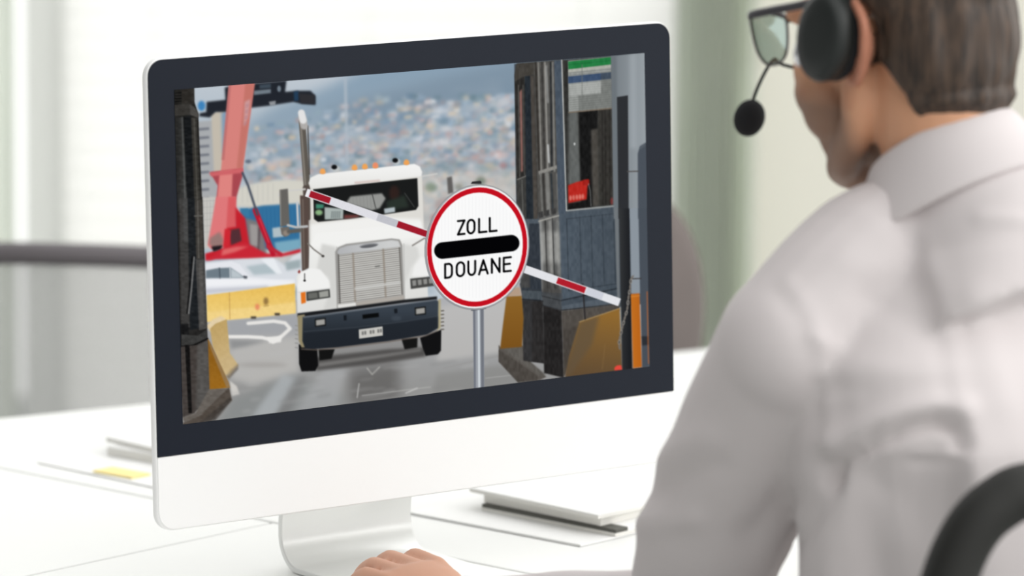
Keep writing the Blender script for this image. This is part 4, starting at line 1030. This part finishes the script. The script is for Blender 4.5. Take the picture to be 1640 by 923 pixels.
for u, r in ((-.0655, .0072), (-.0765, .0082)): add_tube(bm, curve([hd(-.026, .066, -.07), hd(-.012, .0885, u), hd(0, .092, u + (.001 if u > -.07 else 0)), hd(.012, .0885, u), hd(.026, .066, -.07)], 4), [.003] + [r] * 15 + [.003], 10)
add_tube(bm, curve([hd(0, -.022, .02), hd(0, -.038, -.06), NB + UP * .04, NB - UP * .06], 5), [.03, .04, .048, .054, .058] + [.060] * 5 + [.062] * 6, 24)
add_loft(bm, [tor(z, c, a, d_, grow=-.028) for z, c, a, d_ in TORSO])
for S, E_, W in ((SL, EL, WL), (SR, ER, WR_)):
    add_tube(bm, curve([NB - UP * .045, S.lerp(NB, .35) - UP * .008, S], 5), [.044] * 6 + [.042] * 5, 16)
    add_tube(bm, curve([S, S.lerp(E_, .5), E_, E_.lerp(W, .35), W], 5), [.044] * 4 + [.040] * 4 + [.038] * 4 + [.036] * 3 + [.037, .033, .03, .028, .027, .026], 18)
for HP, KN, AN in ((HIPL, KNL, ANL), (HIPR, KNR, ANR)):
    add_tube(bm, [HP - FT * .05, HP.lerp(KN, .4), KN], [.088, .078, .056], 20); add_ball(bm, KN, .056)
    add_tube(bm, [KN, KN.lerp(AN, .35), AN], [.054, .053, .035], 18)
    add_tube(bm, curve([AN + UP * -.03 - FT * .045, AN + UP * -.04 + FT * .04, AN + UP * -.052 + FT * .16], 4), [.034] * 5 + [.034, .032, .03, .024], 14)

def hand(W, fwd, thumb_side, curl=1.0):
    """Palm down; fwd is where the fingers point, thumb_side the unit sideways direction towards the thumb."""
    F_ = fwd.normalized(); S_ = (thumb_side - F_ * thumb_side.dot(F_)).normalized(); N_ = S_.cross(F_)
    if N_.z < 0: N_ = -N_
    q = lambda f, s, n: W + F_ * f + S_ * s + N_ * n
    rings = []
    for f, s, w, h, n in ((-.02, 0, .025, .02, 0), (.0, 0, .027, .02, .001), (.025, .0, .034, .019, .006), (.055, .0, .040, .0165, .012), (.082, .0, .0415, .0145, .014), (.097, .0, .038, .010, .012)):
        rings.append([q(f, s + w * math.cos(a), n + h * math.sin(a)) for a in [2 * math.pi * k / 24 for k in range(24)]])
    add_loft(bm, rings)
    for s, l, f0, r in ((.032, 1.0, .088, .0093), (.0107, 1.1, .094, .0096), (-.0107, 1.03, .09, .0092), (-.031, .82, .081, .0082)):
        p0 = q(f0 - .03, s * .85, .013); p1 = q(f0, s, .0165); a0, a1, a2 = -.10 * curl, -.62 * curl, -1.0 * curl
        d = lambda a: F_ * math.cos(a) + N_ * math.sin(a) + S_ * (s * 2.2)
        p2 = p1 + d(a0) * .043 * l; p3 = p2 + d(a1) * .027 * l; p4 = p3 + d(a2) * .021 * l
        add_tube(bm, curve([p0, p1, p2, p3, p4], 4), [r * 1.05] * 4 + [r * 1.12] + [r * .98] * 3 + [r * 1.08] + [r * .95] * 3 + [r * .98] + [r * .9] * 3 + [r * .74], 12)
        add_ball(bm, p4, r * .74, 12, 8)
    t0, t1, t2, t3 = q(.015, .018, -.002), q(.045, .045, -.006), q(.075, .058, -.012), q(.1, .06, -.02)
    add_tube(bm, curve([t0, t1, t2, t3], 5), [.0165] * 5 + [.0135] * 5 + [.0108] * 5 + [.009], 12); add_ball(bm, t3, .009, 12, 8)
    return q
hand(WL, Vector((-.56, .80, .10)), Vector((.8, .6, .1)), 1.0)
hand(WR_, Vector((-.75, .64, .08)), Vector((-.6, -.75, 0)), .7)
body_me = remeshed(bm, .0034, 5, 'body')
MAT_SKIN = mat('skin', srgb(196, 150, 124), .5, 0, .35, bump=.03, bscale=250)
_b = MAT_SKIN.node_tree.nodes['Principled BSDF']; _b.inputs['Subsurface Weight'].default_value = .12; _b.inputs['Subsurface Radius'].default_value = (.012, .005, .003); _b.inputs['Subsurface Scale'].default_value = 1.0
# stubble and reddish ears are colours of the skin itself
V_ = verts_of(body_me); hv = (V_ - np.array(H0)) @ np.array(HM); hl, hf, hu = hv.T
st = np.clip((-.035 - hu + .35 * np.clip(hf - .02, -.06, .06)) / .03, 0, 1) * np.clip((hf + .004) / .02, 0, 1) * np.clip((hu + .16) / .03, 0, 1) * (np.abs(hl) < .1)
ear = np.clip((np.abs(hl) - .072) / .008, 0, 1) * (np.abs(hu) < .06)
base = np.array(srgb(212, 159, 126)); stub = np.array(srgb(128, 104, 90)); red = np.array(srgb(164, 96, 80)); knk = np.array(srgb(212, 164, 140))
hand_m = np.clip(1 - np.linalg.norm(V_ - np.array(WL) - np.array((-.06, .08, .01)), axis=1) / .16, 0, 1)[:, None] ** .3
tone = base * (1 - hand_m) + knk * hand_m
tone = tone * (1 - .85 * st[:, None]) + stub * .85 * st[:, None]; tone = tone * (1 - .6 * ear[:, None]) + red * .6 * ear[:, None]
at = body_me.color_attributes.new('tone', 'FLOAT_COLOR', 'POINT'); at.data.foreach_set('color', np.concatenate([tone, np.ones((len(tone), 1))], 1).astype(np.float32).ravel())
_a = MAT_SKIN.node_tree.nodes.new('ShaderNodeVertexColor'); _a.layer_name = 'tone'; MAT_SKIN.node_tree.links.new(_a.outputs['Color'], _b.inputs['Base Color'])
body_n = normals_of(body_me).copy()
body_faces = np.array([list(p.vertices) for p in body_me.polygons if len(p.vertices) == 4])
# hair: grown outward from the scalp, thin at the hairline
nz = np.array([noise.noise(Vector((a * 90, b_ * 60, c * 9))) for a, b_, c in hv])
nz2 = np.array([noise.noise(Vector((a * 30, b_ * 30, c * 30))) for a, b_, c in hv])
m_top = np.minimum((hu - .075) / .02 + np.clip((.03 - hf) / .02, -1, 3), 3)                        # crown and forehead line
line = .004 + .55 * np.clip(hu, -.09, .08)                                                        # hairline sloping behind the ear
m_side = (line - .026 - hf + .004 * nz2) / .010
m_nape = (hu + .074 + .006 * nz2) / .014
m_burn = np.minimum((hu - .030) / .012, (.035 - hf) / .012)
mask = np.maximum(np.maximum(np.minimum(m_side, m_nape), np.minimum(m_top, (hu - .05) / .02)), m_burn)
mask[(np.abs(hl) > .083) & (hu < .04)] = -1; mask[(hu < -.09) | (np.linalg.norm(hv, axis=1) > .17)] = -1
k = np.clip(mask, 0, 1); k = k * k * (3 - 2 * k)
thick = -.001 + k * (.0095 + .004 * nz + .003 * nz2 + .006 * np.clip((hu - .02) / .08, 0, 1))
hv_new = V_ + body_n * thick[:, None]
keep = (mask[body_faces] > -.15).all(1); fq = body_faces[keep]; used, inv = np.unique(fq.ravel(), return_inverse=True)
hme = bpy.data.meshes.new('hair'); hme.from_pydata(hv_new[used].tolist(), [], inv.reshape(-1, 4).tolist()); hme.update()
MAT_HAIR = mat('brown_hair', srgb(74, 62, 54), .55, 0, .4)
_n, _l = MAT_HAIR.node_tree.nodes, MAT_HAIR.node_tree.links; _tc = _n.new('ShaderNodeTexCoord'); _mp = _n.new('ShaderNodeMapping'); _mp.inputs['Scale'].default_value = (260, 260, 16)
_t = _n.new('ShaderNodeTexNoise'); _t.inputs['Scale'].default_value = 1.0; _t.inputs['Detail'].default_value = 3; _r = _n.new('ShaderNodeValToRGB')
_r.color_ramp.elements[0].position = .35; _r.color_ramp.elements[0].color = (*srgb(44, 36, 31), 1); _r.color_ramp.elements[1].position = .7; _r.color_ramp.elements[1].color = (*srgb(86, 68, 55), 1)
_l.new(_tc.outputs['Object'], _mp.inputs[0]); _l.new(_mp.outputs[0], _t.inputs['Vector']); _l.new(_t.outputs['Fac'], _r.inputs[0]); _l.new(_r.outputs[0], _n['Principled BSDF'].inputs['Base Color'])
link_mesh('body', body_me, MAT_SKIN, person); link_mesh('hair', hme, MAT_HAIR, person)

# trousers and shoes (below the frame)
MAT_TROUSER = mat('dark_trousers', srgb(58, 60, 70), .85, var=.05); MAT_SHOE = mat('black_shoe', srgb(28, 26, 25), .4)
bm = B(); add_loft(bm, [tor(z, c, a, d_, grow=.012) for z, c, a, d_ in TORSO[:2]])
for HP, KN, AN in ((HIPL, KNL, ANL), (HIPR, KNR, ANR)):
    add_tube(bm, [HP - FT * .06, HP.lerp(KN, .4), KN], [.1, .09, .07], 20); add_ball(bm, KN, .07); add_tube(bm, [KN, KN.lerp(AN, .4), AN], [.068, .066, .056], 18)
link_mesh('trousers', remeshed(bm, .01, 5, 'trousers'), MAT_TROUSER, person)
for AN in (ANL, ANR):
    bm = B(); c = AN.copy(); rings = []
    for f, w, h in ((-.09, .02, .05), (-.075, .034, .075), (-.02, .038, .085), (.05, .04, .07), (.12, .044, .05), (.18, .034, .04), (.2, .015, .03)):
        rings.append([Vector((c.x, c.y, .001)) + FT * f + LT * (w * math.cos(a)) + UP * max(0, h * (.5 + .5 * math.sin(a))) for a in [2 * math.pi * i / 20 for i in range(20)]])
    add_loft(bm, rings); obj('shoe', bm, MAT_SHOE, person)

# shirt
CC = Vector((.392, 4.412, 1.262)); tilt = math.radians(33); nk = (UP * math.cos(tilt) + FT * math.sin(tilt)).normalized(); cf = (FT * math.cos(tilt) - UP * math.sin(tilt)).normalized()
MAT_SHIRT = mat('white_cotton', srgb(214, 207, 207), .85, 0, .2, bump=.06, bscale=500)
MAT_SHIRT.node_tree.nodes['Principled BSDF'].inputs['Sheen Weight'].default_value = .1
bm = B()
def nring(rl, rf, h, back=0.0): return [CC + nk * h - cf * back + LT * (rl * math.sin(a)) - cf * (rf * math.cos(a)) for a in [2 * math.pi * k / 40 for k in range(40)]]
add_loft(bm, [nring(.13, .095, -.15, .0), nring(.112, .097, -.10, .01), nring(.092, .095, -.06, .008), nring(.083, .085, -.03), nring(.076, .076, -.012)])
add_ball(bm, NB + Vector((.028, -.028, -.035)), (.10, .07, .095), 28, 18, Matrix((LT, FT, UP)).transposed()); add_loft(bm, [tor(z, c, a, d_, grow=g_) for (z, c, a, d_), g_ in zip(TORSO, (.022, .03, .03, .026, .02, .017, .014, .012, .012))])
for S, E_, W, hmv in ((SL, EL, WL, 1), (SR, ER, WR_, -1)):
    add_tube(bm, curve([NB + UP * .0, S.lerp(NB, .45) + UP * .024, S], 5), [.066, .068, .069, .07, .07, .07] + [.069] * 5, 18)
    w1 = E_.lerp(W, .93); add_ball(bm, S + UP * -.004, .0715, 28, 18)
    add_tube(bm, curve([S, S.lerp(E_, .3), S.lerp(E_, .65), E_, E_.lerp(W, .3), E_.lerp(W, .6), w1], 5), [.069, .070, .071, .072, .073] + [.074] * 5 + [.074, .072, .07, .067, .064] + [.056, .052, .049, .046, .043] + [.041] * 5 + [.040, .039, .038, .037, .036] + [.036], 22)
shirt_me = remeshed(bm, .0055, 7, 'shirt')
V_ = verts_of(shirt_me).copy(); Nn = normals_of(shirt_me).copy(); uv = to_px(V_)
facing = (Nn @ (np.array(H0) * 0 + np.array((0, -1, .16)))) > -.2
disp = np.zeros(len(V_))
def fold(pts, width, amp, side_w=None, side_amp=0.0):
    """A crease along a line on the back; optionally the cloth below it sits deeper."""
    d, s = seg_dist(uv, pts); sm = lambda lo, hi: (lambda t: t * t * (3 - 2 * t))(np.clip((uv[:, 0] - lo) / (hi - lo), 0, 1))
    disp[:] += np.where(facing, amp * np.exp(-(d / width) ** 2), 0)
    if side_w: disp[:] += np.where(facing, (-.006 + side_amp * (1 - np.exp(-np.where(s > 0, d, 0) / side_w))) / (1 + np.exp(-s * d / 6)) * sm(1315, 1385) * (1 - sm(1525, 1570)), 0)
fold([(1328, 780), (1338, 745), (1400, 704), (1450, 684), (1500, 672), (1535, 684), (1545, 715)], 10, -.017, 110, -.036)
fold([(1330, 715), (1400, 678), (1450, 660), (1500, 648), (1545, 655)], 20, .006)
fold([(1545, 735), (1500, 742), (1450, 738)], 12, -.003)
fold([(1440, 330), (1475, 380), (1505, 460), (1525, 560), (1540, 660), (1548, 760), (1540, 860)], 16, .0022)
fold([(1430, 340), (1462, 390), (1490, 470), (1508, 560), (1520, 660)], 16, -.0016)
fold([(1262, 452), (1300, 500), (1318, 570), (1326, 650), (1326, 720)], 12, .0018)
fold([(1245, 470), (1284, 520), (1302, 590), (1310, 660), (1306, 740)], 14, -.0013)
fold([(1320, 745), (1322, 790), (1300, 835), (1272, 880), (1250, 930)], 16, -.008)
for (a, c, w_, am) in [((1300, 540), (1345, 560), 9, .0025), ((1308, 600), (1360, 600), 9, .0025), ((1318, 650), (1370, 640), 9, .0025), ((1060, 735), (1130, 700), 22, .005), ((1050, 790), (1150, 745), 16, -.004),
                       ((1020, 840), (1110, 830), 18, .005), ((1260, 800), (1200, 860), 26, -.006), ((1360, 420), (1480, 440), 26, .0025), ((1390, 480), (1480, 520), 24, -.0025), ((1380, 600), (1500, 590), 30, .003),
                       ((1560, 480), (1600, 640), 30, .003), ((1480, 400), (1640, 370), 16, -.002), ((1570, 350), (1640, 352), 10, .003)]:
    fold([a, c], w_, am)
ed = np.array([tuple(e.vertices) for e in shirt_me.edges]); deg = np.bincount(ed.ravel(), minlength=len(V_))
for _ in range(2):                                                   # soften the creases along the cloth
    disp = .4 * disp + .6 * (np.bincount(ed[:, 0], disp[ed[:, 1]], len(V_)) + np.bincount(ed[:, 1], disp[ed[:, 0]], len(V_))) / deg
disp += .0016 * np.array([noise.noise(Vector(p) * 14) for p in V_])
set_verts(shirt_me, V_ + Nn * disp[:, None])
shirt = link_mesh('shirt', shirt_me, MAT_SHIRT, person)
# collar: a leaning band round the neck, folded over
def cring(r_l, r_f, h, wing=.0):
    w = lambda a: 1 + wing * sum(math.exp(-((a - c * math.pi) / .55) ** 2) for c in (.72, 1.28))
    return [CC + nk * h + (LT * (r_l * math.sin(a)) - cf * (r_f * math.cos(a))) * w(a) for a in [2 * math.pi * k / 48 for k in range(48)]]
bm = B()
add_loft(bm, [cring(.070, .068, -.03), cring(.0665, .066, .0), cring(.0655, .066, .024), cring(.0675, .068, .0275), cring(.0705, .071, .026), cring(.078, .079, .004, .12), cring(.092, .090, -.024, .22), cring(.100, .098, -.040, .3), cring(.096, .093, -.044, .3), cring(.074, .073, -.034)], caps=False)
col_o = obj('collar', bm, MAT_SHIRT, shirt); sd = col_o.modifiers.new('sub', 'SUBSURF'); sd.levels = sd.render_levels = 1
# cuffs
MAT_CUFF = mat('white_cuff', (.84, .85, .88), .8, 0, .2)
for E_, W in ((EL, WL), (ER, WR_)):
    d = (W - E_).normalized(); bm = B(); w0, w1 = E_.lerp(W, .88) - UP * .002, W - d * .004
    pts = [w0, w0 + d * .004, w1 - d * .003, w1, w1 - d * .003, w0 + d * .01]
    add_tube(bm, pts[:4], [.036, .0385, .0375, .036], 28); obj('cuff', bm, MAT_CUFF, shirt)

# ---------------------------------------------------------------- headset and glasses
MAT_CUP = mat('black_headset_plastic', srgb(34, 38, 37), .45, 0, .4); MAT_PAD = mat('black_foam', srgb(24, 24, 27), .95); MAT_CHROME = mat('silver_trim', (.85, .85, .88), .25, .8)
hs = thing('headset', 'black headset with a foam-tipped microphone boom worn by the man', 'headset', tuple(hd(0, 0, .15)))
for s in (1, -1):
    ctr = hd(s * .092, -.003, .008); tl = Matrix.Rotation(.35, 3, 'X'); R = HM @ tl
    bm = B(); rings = []
    for x, k_ in ((-.004, .95), (.0, 1.0), (.010, 1.0), (.016, .93), (.019, .8), (.0205, .45)):
        rings.append([ctr + R @ Vector((s * x,   .028 * k_ * math.cos(a), .040 * k_ * math.sin(a) * (1 if math.sin(a) > 0 else 1.05))) for a in [2 * math.pi * i / 40 for i in range(40)]])
    add_loft(bm, rings); cup = obj('ear_cup', bm, MAT_CUP, hs)
    bm = B(); add_tube(bm, [ctr + R @ Vector((s * -.007, .024 * math.cos(a), .035 * math.sin(a))) for a in [2 * math.pi * i / 36 for i in range(36)]], .0075, 12, True); obj('ear_cushion', bm, MAT_PAD, cup)
    bm = B(); add_ball(bm, ctr + R @ Vector((s * .004, .0285, -.022)), (.006, .0065, .015), 16, 10, R); obj('trim', bm, MAT_CHROME, cup)
    bm = B(); add_tube(bm, curve([ctr + HU * .02 + HL * (s * .012), ctr + HU * .06 + HL * (s * .006), hd(s * .092, -.004, .095)], 5), .0065, 12, flat=.6); obj('slider', bm, MAT_CUP, hs)
bm = B(); add_tube(bm, [hd(.094 * math.cos(a), -.006, .055 + .108 * math.sin(a)) for a in [math.radians(18 + 144 * i / 32) for i in range(33)]], .010, 14, flat=.4); obj('headband', bm, MAT_CUP, hs)
mic_p = aty(1200, 189, 4.56)
bend = aty(1238, 97, 4.57)
bm = B(); add_tube(bm, curve([hd(-.108, .03, -.02), hd(-.098, .07, -.03), hd(-.07, .105, -.04), aty(1262, 106, 4.57), bend, mic_p.lerp(bend, .45) + Vector((-.004, 0, 0)), mic_p], 8), .0017, 10); obj('microphone_boom', bm, MAT_CUP, hs)
bm = B(); add_ball(bm, mic_p, (.0145, .0145, .0175), 28, 18, Matrix.Rotation(.3, 3, 'Y')); obj('microphone', bm, MAT_PAD, hs)

MAT_FRAME = mat('dark_glasses_frame', srgb(52, 50, 56), .4)
MAT_LENS = bpy.data.materials.new('lens'); MAT_LENS.use_nodes = True
_n, _l = MAT_LENS.node_tree.nodes, MAT_LENS.node_tree.links; _n.remove(_n['Principled BSDF'])
_t = _n.new('ShaderNodeBsdfTransparent'); _t.inputs[0].default_value = (*srgb(214, 226, 224), 1); _gl = _n.new('ShaderNodeBsdfGlossy'); _gl.inputs['Roughness'].default_value = .05; _gl.inputs['Color'].default_value = (.8, .86, .86, 1)
_m = _n.new('ShaderNodeMixShader'); _m.inputs[0].default_value = .16; _l.new(_t.outputs[0], _m.inputs[1]); _l.new(_gl.outputs[0], _m.inputs[2]); _l.new(_m.outputs[0], _n['Material Output'].inputs['Surface'])
gl = thing('eyeglasses', 'dark-framed glasses worn by the man, below the headset', 'glasses', tuple(hd(0, .12, .02)))
for s in (1, -1):
    def lp(x, u): return hd(s * (.011 + x), .127 - .19 * x, u + .012)      # wraps back slightly towards the hinge
    shape = [(.004, .016), (.02, .0205), (.045, .021), (.0575, .019), (.058, .006), (.052, -.014), (.040, -.0245), (.022, -.0255), (.008, -.018), (.002, .0)]
    ring = curve([lp(x, u) for x, u in shape], 6, True)
    bm = B(); add_tube(bm, ring, .0014, 8, True)
    top = curve([lp(.002, .016), lp(.03, .0215), lp(.0585, .0195)], 8); add_tube(bm, top, .0024, 10); obj('rim', bm, MAT_FRAME, gl)
    bm = B(); off = HF * .0006; add_hexa(bm, [p - off for p in ring], [p + off for p in ring]); obj('lens', bm, MAT_LENS, gl)
    bm = B(); add_tube(bm, curve([lp(.0585, .0195), hd(s * .0745, .108, .033), hd(s * .0785, .06, .036), hd(s * .0825, .0, .038), hd(s * .083, -.025, .022), hd(s * .08, -.034, .004)], 6),   .0042, 10, flat=.5); obj('temple', bm, MAT_FRAME, gl)
bm = B(); add_tube(bm, curve([hd(.011, .1255, .024), hd(0, .128, .027), hd(-.011, .1255, .024)], 6), .002, 10); obj('bridge', bm, MAT_FRAME, gl)

# computer mouse under the hand
MAT_MOUSE = mat('white_mouse', (.82, .82, .82), .35)
_f2 = Vector((-.58, .81, 0)).normalized(); _s2 = Vector((.81, .58, 0)).normalized(); mc = Vector((WL.x, WL.y, 0)) + _f2 * .085
rings = []
for z, kx, ky in ((.0, .96, .96), (.006, 1, 1), (.016, .97, .97), (.026, .84, .86), (.032, .62, .66), (.0345, .3, .34)):
    rings.append([Vector((mc.x, mc.y, DESK_Z + .0004 + z)) + _f2 * (.056 * ky * math.sin(a)) + _s2 * (.031 * kx * math.cos(a)) for a in [2 * math.pi * i / 36 for i in range(36)]])
mt = thing('computer_mouse', 'white computer mouse under the hand of the man on the desk', 'computer mouse', (mc.x, mc.y, DESK_Z))
bm = B(); add_loft(bm, rings); obj('shell', bm, MAT_MOUSE, mt)
bm = B(); add_tube(bm, [Vector((mc.x, mc.y, DESK_Z + .033)) + _f2 * .03 - _s2 * .0035, Vector((mc.x, mc.y, DESK_Z + .033)) + _f2 * .03 + _s2 * .0035], .006, 14); obj('scroll_wheel', bm, MAT_FRAME, mt)

# the man's own chair, its black back frame in the lower right corner
t, P = office_chair('black office chair the man in the white shirt sits on', .505, 4.31, (-.375, .927), .455, MAT_BLACK, arms=False)
FB = -.165; FC = Vector((-.375, .927, 0))
def bk(l, u): return P(l, FB - .05 * (u - .5) + .25 * l * l, u)
ring = [(.245, .56), (.262, .70), (.255, .80), (.235, .90), (.214, .985), (.18, 1.028), (.12, 1.04), (-.12, 1.04), (-.18, 1.028), (-.214, .985), (-.235, .90), (-.255, .80), (-.262, .70), (-.245, .56), (-.12, .53), (.12, .53)]
bm = B(); add_tube(bm, curve([bk(l, u) for l, u in ring], 6, True), .024, 16, True); obj('back_frame', bm, MAT_BLACK, t)
bm = B(); add_loft(bm, [[bk(-.235 + .47 * k_ / 20, u) + FC * o for k_ in range(21)] + [bk(.235 - .47 * k_ / 20, u) + FC * (o - .012) for k_ in range(21)] for u, o in ((.62, .0), (.66, .01), (.76, .012), (.80, .0))]); obj('lumbar_support', bm, MAT_BLACK, t)
bm = B(); add_tube(bm, curve([P(0, -.285, .655), P(0, FB - .03, .60), bk(0, .54)], 5), .022, 12); obj('back_bracket', bm, MAT_BLACK, t)
